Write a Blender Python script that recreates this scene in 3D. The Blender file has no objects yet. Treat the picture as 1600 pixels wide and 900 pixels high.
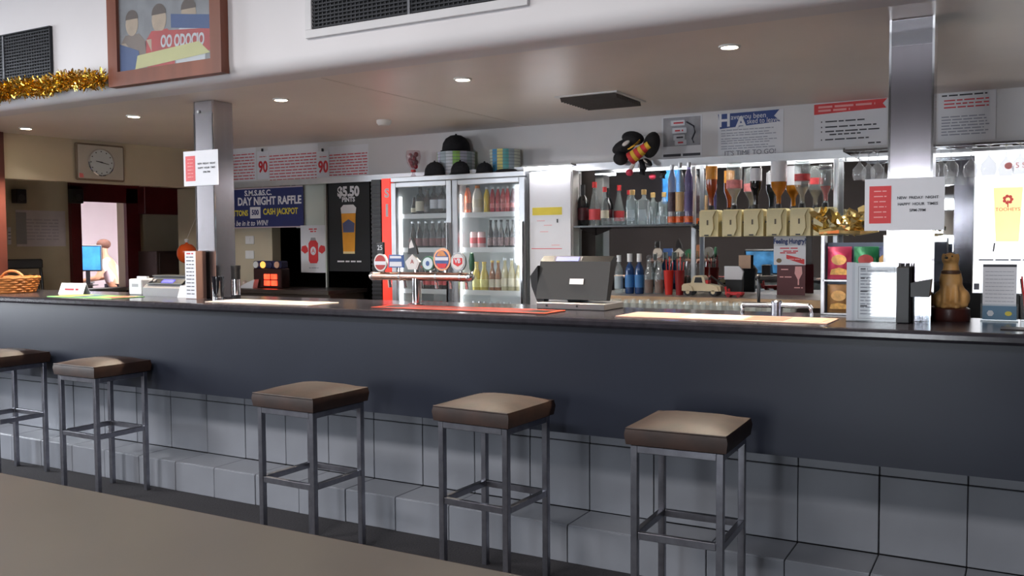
import bpy, bmesh, math, random
from mathutils import Vector, Matrix
random.seed(7)
S = bpy.context.scene
C = S.collection
PI = math.pi

# ------------------------------------------------------------------ camera
FPX = 1418.8
YAW, PITCH, ROLL = math.radians(-29.32), math.radians(-2.80), math.radians(-0.385)
CAMPOS = Vector((0, 0, 1.35))
_f = Vector((math.sin(YAW)*math.cos(PITCH), math.cos(YAW)*math.cos(PITCH), math.sin(PITCH)))
_r0 = Vector((math.cos(YAW), -math.sin(YAW), 0)); _u0 = _r0.cross(_f)
_r = _r0*math.cos(ROLL) + _u0*math.sin(ROLL); _u = _r.cross(_f)
cd = bpy.data.cameras.new('camera'); cam = bpy.data.objects.new('camera', cd); C.objects.link(cam)
cd.sensor_width = 36; cd.lens = FPX*36/1600; cd.clip_start = .02; cd.clip_end = 200
cam.matrix_world = Matrix(((_r.x, _u.x, -_f.x, CAMPOS.x), (_r.y, _u.y, -_f.y, CAMPOS.y), (_r.z, _u.z, -_f.z, CAMPOS.z), (0, 0, 0, 1)))
S.camera = cam
# ------------------------------------------------------------------ world, daylight, exposure
S.view_settings.view_transform = 'Standard'; S.view_settings.look = 'None'
S.view_settings.gamma = 1; S.view_settings.use_curve_mapping = False
S.view_settings.exposure = 1.15
w = bpy.data.worlds.new('overcast_sky'); S.world = w; w.use_nodes = True
bg = w.node_tree.nodes['Background']; bg.inputs[0].default_value = (.95, .96, 1, 1); bg.inputs[1].default_value = 14.0
try:
    S.cycles.max_bounces = 8; S.cycles.transparent_max_bounces = 16; S.cycles.caustics_reflective = False
    S.cycles.caustics_refractive = False; S.cycles.sample_clamp_indirect = 4; S.cycles.use_denoising = True
except Exception: pass

def area(name, loc, rot, sx, sy, power, col=(1, 1, 1), portal=False, parent=None, spread=None):
    l = bpy.data.lights.new(name, 'AREA'); l.shape = 'RECTANGLE'; l.size = sx; l.size_y = sy; l.energy = power; l.color = col
    if portal: l.cycles.is_portal = True
    if spread: l.spread = spread
    o = bpy.data.objects.new(name, l); C.objects.link(o); o.location = loc; o.rotation_euler = rot
    if parent: o.parent = parent
    return o
# room dimensions (metres); bar runs along X, staff side is +Y
ZC = 2.18      # low ceiling over the bar
YB = 3.30      # bulkhead face
YW = 5.70      # wall behind the bar
YR = -4.0      # rear wall of the room (behind the camera)
XL, XR = -8.6, 3.2
ZM = 3.2       # main room ceiling
ZT = 1.045     # bar top
area('window_portal', (XL-.02, 1.75, 1.75), (0, -PI/2, 0), 1.7, 2.3, 1, portal=True)
area('added_window_portal', (-7.6, YR-.02, 1.7), (PI/2, 0, 0), 1.4, 1.6, 1, portal=True)  # portal of the unseen rear window added for light
area('door_portal', (-1.15, YR-.02, 1.1), (PI/2, 0, 0), .9, 1.9, 1, portal=True)

def U(px, py, Y):
    d = _f + _r*((px-800)/FPX) - _u*((py-450)/FPX)
    p = CAMPOS + d*(Y/d.y); return p
def UZ(px, py, Z):
    d = _f + _r*((px-800)/FPX) - _u*((py-450)/FPX)
    return CAMPOS + d*((Z-CAMPOS.z)/d.z)
def UX(px, py, X):
    d = _f + _r*((px-800)/FPX) - _u*((py-450)/FPX)
    return CAMPOS + d*(X/d.x)

# ------------------------------------------------------------------ materials
def lin(c):
    return tuple((v/255/12.92 if v/255 <= .04045 else ((v/255+.055)/1.055)**2.4) for v in c[:3]) + (1,)
_M = {}
def M(name, col=(128, 128, 128), rough=.5, metal=0, var=0, scale=8, bump=0, emit=0, spec=.5, coat=0, stretch=None):
    if name in _M: return _M[name]
    m = bpy.data.materials.new(name); m.use_nodes = True; nt = m.node_tree; b = nt.nodes['Principled BSDF']
    c = lin(col); b.inputs['Base Color'].default_value = c
    b.inputs['Roughness'].default_value = rough; b.inputs['Metallic'].default_value = metal
    b.inputs['Specular IOR Level'].default_value = spec; b.inputs['Coat Weight'].default_value = coat
    if emit:
        b.inputs['Emission Color'].default_value = c; b.inputs['Emission Strength'].default_value = emit
    if var or bump:
        tc = nt.nodes.new('ShaderNodeTexCoord'); mp = nt.nodes.new('ShaderNodeMapping'); n = nt.nodes.new('ShaderNodeTexNoise')
        n.inputs['Scale'].default_value = scale; n.inputs['Detail'].default_value = 4
        if stretch: mp.inputs['Scale'].default_value = stretch
        nt.links.new(tc.outputs['Object'], mp.inputs[0]); nt.links.new(mp.outputs[0], n.inputs['Vector'])
        if var:
            r = nt.nodes.new('ShaderNodeValToRGB'); r.color_ramp.elements[0].position = .3; r.color_ramp.elements[1].position = .7
            r.color_ramp.elements[0].color = tuple(x*(1-var) for x in c[:3])+(1,)
            r.color_ramp.elements[1].color = tuple(min(1, x*(1+var)) for x in c[:3])+(1,)
            nt.links.new(n.outputs['Fac'], r.inputs[0]); nt.links.new(r.outputs[0], b.inputs['Base Color'])
            if emit: nt.links.new(r.outputs[0], b.inputs['Emission Color'])
        if bump:
            bp = nt.nodes.new('ShaderNodeBump'); bp.inputs['Strength'].default_value = bump; bp.inputs['Distance'].default_value = .01
            nt.links.new(n.outputs['Fac'], bp.inputs['Height']); nt.links.new(bp.outputs[0], b.inputs['Normal'])
    _M[name] = m; return m
def GL(name, col=(255, 255, 255), op=.1, rough=.03):
    """thin see-through glass: tinted transparency, body colour and a Fresnel gloss"""
    if name in _M: return _M[name]
    m = bpy.data.materials.new(name); m.use_nodes = True; nt = m.node_tree; b = nt.nodes['Principled BSDF']; out = nt.nodes['Material Output']
    c = lin(col); b.inputs['Base Color'].default_value = c; b.inputs['Roughness'].default_value = rough
    t = nt.nodes.new('ShaderNodeBsdfTransparent'); t.inputs[0].default_value = tuple(.5*(1-op)+(.5+.5*op)*x for x in c[:3])+(1,)
    g = nt.nodes.new('ShaderNodeBsdfGlossy'); g.inputs['Roughness'].default_value = rough
    lw = nt.nodes.new('ShaderNodeMath'); lw.operation = 'MULTIPLY_ADD'; lw.inputs[1].default_value = .9; lw.inputs[2].default_value = .05
    fc = nt.nodes.new('ShaderNodeLayerWeight'); pw = nt.nodes.new('ShaderNodeMath'); pw.operation = 'POWER'; pw.inputs[1].default_value = 5
    fc.inputs[0].default_value = .5; nt.links.new(fc.outputs['Facing'], pw.inputs[0]); nt.links.new(pw.outputs[0], lw.inputs[0])
    m1 = nt.nodes.new('ShaderNodeMixShader'); m1.inputs[0].default_value = op
    nt.links.new(t.outputs[0], m1.inputs[1]); nt.links.new(b.outputs[0], m1.inputs[2])
    m2 = nt.nodes.new('ShaderNodeMixShader')
    nt.links.new(lw.outputs[0], m2.inputs[0]); nt.links.new(m1.outputs[0], m2.inputs[1]); nt.links.new(g.outputs[0], m2.inputs[2])
    nt.links.new(m2.outputs[0], out.inputs[0]); _M[name] = m; return m

paint_white = M('white_wall_paint', (216, 214, 216), .6, var=.03, scale=3)
paint_bulk = M('bulkhead_paint', (222, 218, 220), .55, var=.03, scale=2)
paint_soffit = M('soffit_gloss_paint', (232, 222, 216), .38, var=.05, scale=1.5)
paint_beige = M('beige_wall_paint', (194, 182, 158), .6, var=.05, scale=3)
paint_room = M('room_wall_paint', (88, 78, 72), .6, var=.06, scale=2)
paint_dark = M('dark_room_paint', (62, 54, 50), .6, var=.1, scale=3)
paint_pink = M('pinkish_white_paint', (218, 200, 204), .6, var=.03, scale=2)
maroon = M('maroon_painted_timber', (92, 26, 30), .4, var=.15, scale=8)
carpet = M('dark_carpet', (40, 38, 42), .95, var=.4, scale=120, bump=.3)
panel_m = M('charcoal_bar_panel', (36, 40, 52), .36, var=.06, scale=4, spec=.35)
top_m = M('dark_laminate_bar_top', (46, 44, 50), .18, var=.2, scale=30)
tile_m = M('grey_white_glazed_tile', (134, 137, 145), .35, var=.06, scale=5)
grout_m = M('dark_grout', (28, 26, 28), .9, var=.2, scale=40)
steel = M('brushed_steel', (168, 162, 168), .13, 1, var=.05, scale=30, stretch=(1, 1, .03))
steel_dark = M('worn_steel_tube', (150, 150, 158), .3, 1, var=.15, scale=25)
chrome = M('chrome', (225, 225, 228), .08, 1)
copper = M('copper_pink_metal', (214, 172, 156), .22, 1, var=.1, scale=20)
alu = M('aluminium_frame', (196, 198, 202), .35, .8, var=.05, scale=12)
leather = M('brown_leather', (44, 25, 17), .55, var=.35, scale=14, bump=.15)
black = M('black_plastic', (24, 24, 27), .4, var=.1, scale=20)
blackfab = M('black_fabric', (22, 21, 26), .85, var=.3, scale=60, bump=.3)
white = M('white_plastic', (226, 226, 226), .4, var=.02, scale=10)
paper = M('white_paper', (226, 226, 232), .6, var=.02, scale=10)
ink = M('grey_black_ink', (58, 58, 66), .6, var=.05, scale=10)
inkred = M('red_ink', (206, 60, 70), .6, var=.05, scale=10)
red = M('red_print', (214, 54, 58), .5, var=.08, scale=10)
blue = M('blue_print', (40, 66, 130), .5, var=.08, scale=10)
navy = M('navy_banner', (34, 44, 104), .55, var=.08, scale=6)
yellow = M('yellow_print', (236, 214, 66), .5, var=.05, scale=10)
cream = M('cream_plastic', (226, 212, 162), .4, var=.04, scale=8)
timber = M('red_brown_timber', (120, 66, 46), .4, var=.25, scale=6, stretch=(1, 1, .15))
glass = GL('clear_glass', (245, 250, 252), .05)
glass_g = GL('shelf_glass', (200, 225, 220), .12)
laminate = M('taupe_table_laminate', (84, 79, 73), .33, var=.06, scale=3)
gold = M('gold_foil', (232, 190, 84), .2, 1, var=.15, scale=15)
lampglow = M('lamp_glow', (255, 238, 205), .5, emit=30)
tubeglow = M('tube_glow', (250, 250, 255), .5, emit=9)

# ------------------------------------------------------------------ mesh helpers
class MB:
    def __init__(s): s.bm = bmesh.new()
    def box(s, x0, x1, y0, y1, z0, z1, bev=0, seg=1):
        mt = Matrix.Translation(((x0+x1)/2, (y0+y1)/2, (z0+z1)/2)) @ Matrix.Diagonal((abs(x1-x0), abs(y1-y0), abs(z1-z0), 1))
        r = bmesh.ops.create_cube(s.bm, size=1, matrix=mt)
        if bev:
            es = list({e for v in r['verts'] for e in v.link_edges})
            bmesh.ops.bevel(s.bm, geom=es, offset=bev, segments=seg, affect='EDGES', profile=.5)
        return s
    def lathe(s, prof, n=16, c=(0, 0, 0), mt=None, cap=None):
        if cap is None: cap = not (len(prof) == 2 and prof[0][0] == prof[1][0])
        rings = []
        for r, z in prof:
            ring = []
            for k in range(n):
                a = 2*PI*k/n; p = Vector((r*math.cos(a), r*math.sin(a), z))
                if mt: p = mt @ p
                ring.append(s.bm.verts.new(p+Vector(c)))
            rings.append(ring)
        for a, b in zip(rings, rings[1:]):
            for k in range(n): s.bm.faces.new((a[k], a[(k+1) % n], b[(k+1) % n], b[k]))
        if cap and prof[0][0] > 1e-5: s.bm.faces.new(rings[0][::-1])
        if cap and prof[-1][0] > 1e-5: s.bm.faces.new(rings[-1])
        return s
    def cyl(s, p0, p1, r, n=12, r1=None):
        p0, p1 = Vector(p0), Vector(p1); d = p1-p0; q = d.to_track_quat('Z', 'Y').to_matrix()
        return s.lathe([(r, 0), (r if r1 is None else r1, d.length)], n, p0, q, True)
    def tube(s, pts, r, n=8):
        pts = [Vector(p) for p in pts]; rings = []
        for i, p in enumerate(pts):
            d = (pts[min(i+1, len(pts)-1)]-pts[max(i-1, 0)]); q = d.to_track_quat('Z', 'Y').to_matrix()
            rr = r[i] if isinstance(r, (list, tuple)) else r
            rings.append([s.bm.verts.new(p+q @ Vector((rr*math.cos(2*PI*k/n), rr*math.sin(2*PI*k/n), 0))) for k in range(n)])
        for a, b in zip(rings, rings[1:]):
            for k in range(n): s.bm.faces.new((a[k], a[(k+1) % n], b[(k+1) % n], b[k]))
        s.bm.faces.new(rings[0][::-1]); s.bm.faces.new(rings[-1]); return s
    def prism(s, poly, h0, h1, axis='Y'):
        """polygon in (a,b); axis Y: (x,z) extruded y; axis Z: (x,y) extruded z; axis X: (y,z) extruded x"""
        def P(a, b, h): return {'Y': (a, h, b), 'Z': (a, b, h), 'X': (h, a, b)}[axis]
        A = [s.bm.verts.new(P(a, b, h0)) for a, b in poly]; B = [s.bm.verts.new(P(a, b, h1)) for a, b in poly]
        n = len(poly); s.bm.faces.new(A); s.bm.faces.new(B[::-1])
        for k in range(n): s.bm.faces.new((A[k], B[k], B[(k+1) % n], A[(k+1) % n]))
        return s
    def ball(s, c, rx, ry=None, rz=None, rot=None, u=14, v=9):
        mt = Matrix.Translation(c) @ (rot.to_4x4() if rot else Matrix()) @ Matrix.Diagonal((rx, ry or rx, rz or rx, 1))
        bmesh.ops.create_uvsphere(s.bm, u_segments=u, v_segments=v, radius=1, matrix=mt); return s
    def build(s, name, mat, parent=None, smooth=False, loc=None, rz=0, label=None, kind=None):
        bmesh.ops.recalc_face_normals(s.bm, faces=s.bm.faces[:])
        me = bpy.data.meshes.new(name); s.bm.to_mesh(me); s.bm.free()
        me.materials.append(mat)
        if smooth:
            for p in me.polygons: p.use_smooth = True
            try: me.set_sharp_from_angle(angle=math.radians(42))
            except Exception: pass
        o = bpy.data.objects.new(name, me); C.objects.link(o)
        if parent: o.parent = parent
        if loc is not None: o.location = loc
        if rz: o.rotation_euler = (0, 0, rz)
        if label: o['label'] = label
        if kind: o['kind'] = kind
        return o
NTH = ['first', 'second', 'third', 'fourth', 'fifth', 'sixth', 'seventh', 'eighth', 'ninth', 'tenth', 'eleventh', 'twelfth', 'thirteenth']
def thing(name, label, cat, loc=(0, 0, 0), rz=0, group=None):
    o = bpy.data.objects.new(name, None); C.objects.link(o); o.empty_display_size = .05
    o.location = loc; o.rotation_euler = (0, 0, rz); o['label'] = label; o['category'] = cat
    if group: o['group'] = group
    return o
def tag(o, label, cat, group=None):
    o['label'] = label; o['category'] = cat
    if group: o['group'] = group
    return o
def struct(o, label=None):
    o['kind'] = 'structure'
    if label: o['label'] = label
    return o
def dup(root, loc, rz=0, label=None, group=None, mats=None):
    r = root.copy(); C.objects.link(r); r.location = loc; r.rotation_euler = (0, 0, rz)
    if label: r['label'] = label
    if group: r['group'] = group
    for ch in list(root.children):
        c = ch.copy(); C.objects.link(c); c.parent = r
        if mats and ch.name.split('.')[0] in mats:
            c.material_slots[0].link = 'OBJECT'; c.material_slots[0].material = mats[ch.name.split('.')[0]]
        for g in list(ch.children):
            d = g.copy(); C.objects.link(d); d.parent = c
    return r
def text(body, size, mat, parent, x, z, y=-.0012, align='CENTER', name='lettering', sx=1, shear=0, bold=0, rot=0):
    cu = bpy.data.curves.new(name, 'FONT'); cu.body = body; cu.size = size; cu.align_x = align; cu.align_y = 'CENTER'
    cu.extrude = .0003; cu.shear = shear; cu.offset = bold; cu.resolution_u = 3
    t = bpy.data.objects.new(name, cu); me = bpy.data.meshes.new_from_object(t)
    bpy.data.objects.remove(t); bpy.data.curves.remove(cu)
    me.name = name; me.materials.clear(); me.materials.append(mat)
    for v in me.vertices: v.co = Vector((v.co.x*sx, -v.co.z, v.co.y))
    o = bpy.data.objects.new(name, me); C.objects.link(o); o.parent = parent; o.location = (x, y, z); o.rotation_euler = (0, rot, 0)
    return o
def lines(parent, rows, mat, th=.003, y=-.0012, name='printed_lines'):
    b = MB()
    for x0, x1, z in rows:
        x = x0                                   # broken into words
        while x < x1:
            wd = min(random.uniform(3, 9)*th, x1-x); b.box(x, x+wd, y-.0004, y+.0004, z-th/2, z+th/2); x += wd+th*1.1
    return b.build(name, mat, parent, kind='stuff')
def poly(parent, pts, mat, name, y=-.001, th=.0006):
    return MB().prism(pts, y-th, y, 'Y').build(name, mat, parent)
def rect(px0, py0, px1, py1, Y):
    """extent of a sheet on the plane y=Y: centre x, bottom z, width, height"""
    a = U(px0, (py0+py1)/2, Y); b = U(px1, (py0+py1)/2, Y); cm = (px0+px1)/2
    t = U(cm, py0, Y).z; bt = U(cm, py1, Y).z
    return (a.x+b.x)/2, bt, b.x-a.x, t-bt
def sheet(name, label, cat, x, z, wd, h, y, mat=None, group=None, rz=0, curl=0):
    t = thing(name, label, cat, (x, y, z), rz, group)
    if curl:
        b = MB(); n = 6; g = []
        for i in range(n+1):
            a = -wd/2+wd*i/n; dy = -curl*(abs(2*i/n-1)**2)
            g.append([b.bm.verts.new((a, dy+q, zz)) for q, zz in ((0, 0), (0, h), (.001, h), (.001, 0))])
        for p, q in zip(g, g[1:]):
            for k in range(4): b.bm.faces.new((p[k], p[(k+1) % 4], q[(k+1) % 4], q[k]))
        b.bm.faces.new(g[0]); b.bm.faces.new(g[-1][::-1])
        b.build('sheet', mat or paper, t)
    else:
        MB().box(-wd/2, wd/2, 0, .001, 0, h).build('sheet', mat or paper, t)
    return t

# ================================================================== THE SETTING
def sbox(name, x0, x1, y0, y1, z0, z1, mat, bev=0): return struct(MB().box(x0, x1, y0, y1, z0, z1, bev).build(name, mat))
sbox('floor', -17.5, XR+.2, YR-.2, 13.5, -.1, 0, carpet)
sbox('floor_bar_bounce', -6.4, XR, 3.95, YW, 0, .012, M('pale_bounce_floor', (176, 170, 162), .5, var=.08, scale=4))  # unseen pale floor added to bounce light up to the low ceiling
sbox('ceiling', XL-.1, XR+.1, YR-.1, YB+.1, ZM, ZM+.1, paint_white)
# rear wall with the glazed door
b = MB(); b.box(XL-.1, -8.3, YR-.1, YR, 0, ZM); b.box(-8.3, -6.9, YR-.1, YR, 0, .9); b.box(-8.3, -6.9, YR-.1, YR, 2.5, ZM); b.box(-6.9, -1.6, YR-.1, YR, 0, ZM); b.box(-.7, XR+.1, YR-.1, YR, 0, ZM); b.box(-1.6, -.7, YR-.1, YR, 2.05, ZM)
struct(b.build('wall_rear', paint_room))
d = struct(MB().box(-1.6, -1.54, YR-.08, YR-.02, 0, 2.05).box(-.76, -.7, YR-.08, YR-.02, 0, 2.05).box(-1.54, -.76, YR-.08, YR-.02, 1.98, 2.05).box(-1.54, -.76, YR-.08, YR-.02, 0, .14).box(-1.54, -.76, YR-.08, YR-.02, .98, 1.05).build('door_1', alu))
MB().box(-1.54, -.76, YR-.055, YR-.05, .14, .98).box(-1.54, -.76, YR-.055, YR-.05, 1.05, 1.98).build('pane', glass, d)
# left wall with a long window, beyond the frame
b = MB(); b.box(XL-.1, XL, YR, .6, 0, ZM); b.box(XL-.1, XL, 2.9, 3.4, 0, ZM); b.box(XL-.1, XL, .6, 2.9, 0, .9); b.box(XL-.1, XL, .6, 2.9, 2.6, ZM)
struct(b.build('wall_left', paint_room))
b = MB(); b.box(XL-.08, XL-.02, .6, 2.9, .9, .96); b.box(XL-.08, XL-.02, .6, 2.9, 2.54, 2.6)
for y in (.63, 1.75, 2.87): b.box(XL-.08, XL-.02, y-.03, y+.03, .96, 2.54)
wn = struct(b.build('window_1', alu))
for y0, y1 in ((.66, 1.72), (1.78, 2.84)): MB().box(XL-.055, XL-.05, y0, y1, .96, 2.54).build('pane', glass, wn)
b = MB(); b.box(-8.3, -6.9, YR-.08, YR-.02, .9, .96); b.box(-8.3, -6.9, YR-.08, YR-.02, 2.44, 2.5)
for x in (-8.27, -7.6, -6.93): b.box(x-.03, x+.03, YR-.08, YR-.02, .96, 2.44)
wn = struct(b.build('window_added', alu))  # unseen rear window added to throw daylight at the bar from front left
for x0, x1 in ((-8.24, -7.63), (-7.57, -6.96)): MB().box(x0, x1, YR-.055, YR-.05, .96, 2.44).build('pane', glass, wn)
sbox('wall_right', XR, XR+.1, YR, YW+.1, 0, ZM, paint_room)
sbox('wall_side', XL-.1, -6.4, YB+.02, YB+.12, 0, ZM, paint_room)
# bulkhead with a rounded lower edge, and the low ceiling over the bar
R = .075
pts = [(YB, ZM), (YB, ZC+R)] + [(YB+R-R*math.cos(a), ZC+R-R*math.sin(a)) for a in [PI/2*k/8 for k in range(1, 9)]] + [(YB+.2, ZC), (YB+.2, ZC+.1), (YB+.1, ZC+.2), (YB+.1, ZM)]
struct(MB().prism(pts, -9, XR, 'X').build('wall_bulkhead', paint_bulk, smooth=True))
sbox('ceiling_bar', -9, XR, YB+.2, YW+.1, ZC, ZC+.1, paint_soffit)
a = UZ(503, 122, ZC)
struct(MB().box(a.x-.003, a.x+.003, YB+.22, YW, ZC-.0015, ZC).build('trim_1', M('ceiling_joint', (214, 206, 200), .5, var=.05)))
# wall behind the bar: white band above, beige at the left, opening to a dark back room, mirror at the right
sbox('wall_bar_upper', -6.7, XR, YW, YW+.1, 1.88, ZC, paint_white)
sbox('wall_bar_left', -6.66, -5.52, YW, YW+.1, 0, 1.86, paint_beige)
FY = 5.35      # front of the built-in fridge
FX0, FX1, FZ = U(611, 350, FY).x, U(820, 350, FY).x, U(715, 272, FY).z
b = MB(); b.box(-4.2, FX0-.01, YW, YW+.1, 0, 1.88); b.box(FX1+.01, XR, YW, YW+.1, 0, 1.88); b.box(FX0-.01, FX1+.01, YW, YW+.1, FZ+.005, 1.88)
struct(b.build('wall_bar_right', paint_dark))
mir = M('mirror_silvering', (205, 208, 210), .02, 1)
o = struct(MB().box(U(897, 350, FY).x, 1.2, YW-.012, YW, .9, 1.865).build('window_mirror', mir), 'wall mirror behind the bar shelves')
tr = struct(MB().box(-5.95, 1.2, YW-.15, YW, 1.872, 1.88).box(-5.95, 1.2, YW-.155, YW-.145, 1.832, 1.88).build('trim_2', alu))
# dark back room beyond the opening
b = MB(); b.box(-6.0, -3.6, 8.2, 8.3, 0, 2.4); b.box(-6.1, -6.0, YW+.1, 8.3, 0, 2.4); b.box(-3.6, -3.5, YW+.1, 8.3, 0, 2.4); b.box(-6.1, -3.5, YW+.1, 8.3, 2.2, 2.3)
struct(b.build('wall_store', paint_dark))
# left end: lintel wall with the clock, notice wall, hatch, far office
cw0, cw1 = Vector((-6.50, 3.75, 0)), Vector((-6.26, 5.70, 0)); cdir = (cw1-cw0).normalized()
def slab(p, q, th, z0, z1, name, mat):
    n = Vector((-(q-p).y, (q-p).x, 0)).normalized()*th
    return struct(MB().prism([(p.x, p.y), (q.x, q.y), ((q+n).x, (q+n).y), ((p+n).x, (p+n).y)], z0, z1, 'Z').build(name, mat))
slab(cw0, cw1, .1, 1.85, ZC, 'wall_clock', paint_beige)
sbox('trim_3', -6.56, -6.44, 3.80, 3.97, 0, ZC, M('dark_red_timber', (84, 42, 34), .45, var=.2, scale=6))
XN = -7.5
b = MB(); b.box(XN-.1, XN, 3.3, 5.3, 0, 2.5); b.box(XN-.1, XN, 5.78, 8.2, 0, 2.5); b.box(XN-.1, XN, 5.3, 5.78, 0, .96); b.box(XN-.1, XN, 5.3, 5.78, 1.78, 2.5)
struct(b.build('wall_notice', paint_beige))
sbox('ceiling_passage', -7.6, -6.0, 3.3, 8.3, 2.4, 2.5, paint_beige)
sbox('wall_passage_end', -7.6, -6.0, 8.2, 8.3, 0, 2.5, paint_beige)
w3 = struct(MB().box(XN, XN+.04, 5.2, 5.3, .9, 1.9).box(XN, XN+.04, 5.78, 5.93, .9, 1.9).box(XN, XN+.04, 5.2, 5.93, 1.76, 1.93).build('window_hatch', maroon))
MB().box(XN-.1, XN+.1, 5.3, 5.78, .93, .96, .004).build('sill', M('grey_ledge', (120, 118, 118), .4, var=.05), w3)
b = MB(); b.box(-17, -16.9, 4.5, 13.2, 0, 2.9); b.box(-17, -7.6, 13.1, 13.2, 0, 2.9); b.box(-17, -7.6, 4.5, 4.6, 0, 2.9)
struct(b.build('wall_office', paint_pink))
sbox('ceiling_office', -17, -7.6, 4.5, 13.2, 2.8, 2.9, paint_white)
t = thing('office_fill_light', 'unseen rectangular ceiling light added to light the far office beyond the hatch', 'lamp', (-13, 9, 2.79))  # out-of-sight panel added to light the office
MB().box(-.6, .6, -.3, .3, -.04, .008).build('housing', white, t)
area('office_fill', (0, 0, -.05), (0, 0, 0), 1.1, .5, 60, (1, .93, .92), parent=t)
t = thing('passage_fill_light', 'small unseen ceiling light added to brighten the beige passage at left', 'lamp', (-7.0, 4.9, 2.4))  # unseen lamp added to lift the dim passage
MB().box(-.15, .15, -.3, .3, -.03, 0).build('housing', white, t)
area('passage_fill', (0, 0, -.035), (0, 0, 0), .25, .5, 60, (1, .9, .76), parent=t)
t = thing('pelmet_box', 'dark red boxed pelmet above the passage wall right of the hatch', 'pelmet', (XN+.02, 6.15, 1.66))
MB().box(0, .12, -.24, .22, 0, .26, .004).build('board', maroon, t)
t = thing('low_cupboard', 'dark brown low cupboard against the passage wall right of the hatch', 'cupboard', (XN+.2, 6.12, 0))
MB().box(-.19, .1, -.22, .22, .0, 1.3, .004).build('body', M('dark_brown_board', (74, 56, 52), .5, var=.2, scale=5), t)
MB().box(.1, .115, -.2, .2, .1, 1.28, .003).build('door', M('dark_brown_board', ), t)
# downlights in the low ceiling
k = (ZC-CAMPOS.z)
LD = ['far left, above the clock wall', 'second from the left, left of the left steel column', 'third from the left, just right of the left steel column', 'above the beer taps', 'nearest the right steel column']
for (px, py), wh in zip([(41, 200), (209, 181), (439, 155), (723, 123), (1140, 72)], LD):
    p = UZ(px, py, ZC); t = thing('downlight', 'lit round recessed downlight '+wh, 'downlight', (p.x, p.y, ZC), group='downlights over the bar')
    MB().lathe([(.046, .0), (.046, -.006), (.036, -.008), (.034, -.001)], 24).build('trim_ring', white, t, True)
    MB().lathe([(.035, -.003), (.012, -.006), (0, -.006)], 20).build('lamp', lampglow, t, True)
    l = bpy.data.lights.new('downlight_beam', 'SPOT'); l.energy = 75; l.spot_size = math.radians(100); l.spot_blend = .6; l.color = (1, .86, .68); l.shadow_soft_size = .03
    o = bpy.data.objects.new('downlight_beam', l); C.objects.link(o); o.parent = t; o.location = (0, 0, -.02)
p = UZ(600, 188, ZC); t = thing('smoke_detector', 'small white round smoke detector on the low ceiling above the fridge', 'detector', (p.x, p.y, ZC))
MB().lathe([(.05, 0), (.05, -.018), (.036, -.034), (0, -.034)], 24).build('housing', white, t, True)
# ceiling air vent
a = UZ(881, 153, ZC); e = UZ(985, 155, ZC); vx0, vx1, vy0, vy1 = a.x, a.x+.34, a.y-.06, a.y+.34
t = thing('ceiling_vent', 'square dark air vent in the low ceiling with pale edge', 'vent', ((vx0+vx1)/2, (vy0+vy1)/2, ZC))
hw, hd = (vx1-vx0)/2, (vy1-vy0)/2
MB().box(-hw-.02, hw+.02, -hd-.02, -hd, -.008, 0).box(-hw-.02, hw+.02, hd, hd+.02, -.008, 0).box(-hw-.02, -hw, -hd, hd, -.008, 0).box(hw, hw+.02, -hd, hd, -.008, 0).build('frame', white, t)
MB().box(-hw, hw, -hd, hd, -.002, 0).build('backing', black, t)
for k in range(11):
    y = -hd+(k+.5)*2*hd/11; MB().prism([(y-.012, -.003), (y+.008, -.03), (y+.012, -.03), (y-.008, -.003)], -hw, hw, 'X').build('slat', M('dark_grey_metal', (62, 60, 62), .5, .3, var=.1), t)

# main-room ceiling lights (out of frame, they light the bulkhead and the bar front)
for i, (x, y, wh) in enumerate([(-5.2, .4, 'left'), (-2.2, .4, 'middle'), (1.0, .4, 'right')]):
    t = thing('ceiling_panel_light', 'flat rectangular ceiling light of the main room, '+wh+' one', 'lamp', (x, y, ZM), group='main room ceiling lights')
    MB().box(-.62, .62, -.32, .32, -.03, 0).build('housing', white, t)
    area('panel_light', (0, 0, -.035), (0, 0, 0), 1.2, .6, [56, 46, 4][i], (1, .96, .93), parent=t)
# televisions seen in the mirror
scr = M('blue_screen', (58, 126, 190), .3, emit=1.6, var=.5, scale=5)
for x, y, rz, lb in ((-5.2, -3.4, .95, 'wall television with a blue picture, reflected in the bar mirror by the tall bottles'), (-7.3, -3.2, .6, 'wall television with a blue picture, reflected at the left end of the bar mirror')):
    t = thing('television', lb, 'television', (x, y, 2.0), rz+PI)
    MB().box(-.52, .52, 0, .06, 0, .62, .008).build('casing', black, t)
    MB().box(-.49, .49, -.004, 0, .03, .59).build('screen', scr, t)
    MB().box(-.03, .03, .06, .3, .28, .34).build('bracket', black, t)

# ================================================================== BAR COUNTER
BX0, BX1 = -6.42, 1.3
YF = 3.40; YT = 3.64; YS = 3.41; ZB = .161
bar = thing('bar_counter', 'long bar with dark top, charcoal front panel and grey tiled foot step', 'bar', (0, 0, 0))
pr = [(3.355, ZT-.012), (3.362, ZT-.003), (3.375, ZT), (4.0, ZT), (4.0, ZT-.04), (3.375, ZT-.04), (3.362, ZT-.037), (3.355, ZT-.028)]
MB().prism(pr, BX0, BX1, 'X').build('countertop', top_m, bar)
MB().box(BX0, BX1, YF, YF+.03, .555, ZT-.04).build('front_panel', panel_m, bar)
MB().box(BX0, BX1, 3.9, 3.95, 0, ZT-.04).build('rear_panel', black, bar)
tw = MB().box(BX0, BX1, YT+.008, YT+.05, 0, .9).build('tile_wall', grout_m, bar)
st = MB().box(BX0, BX1, YS+.008, YT+.01, 0, ZB-.008).build('foot_step', grout_m, bar)
def tile_mesh(x, y, z):
    o = MB().box(0, x, 0, y, 0, z, .002).build('tile', tile_m); me = o.data; bpy.data.objects.remove(o); return me
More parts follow.
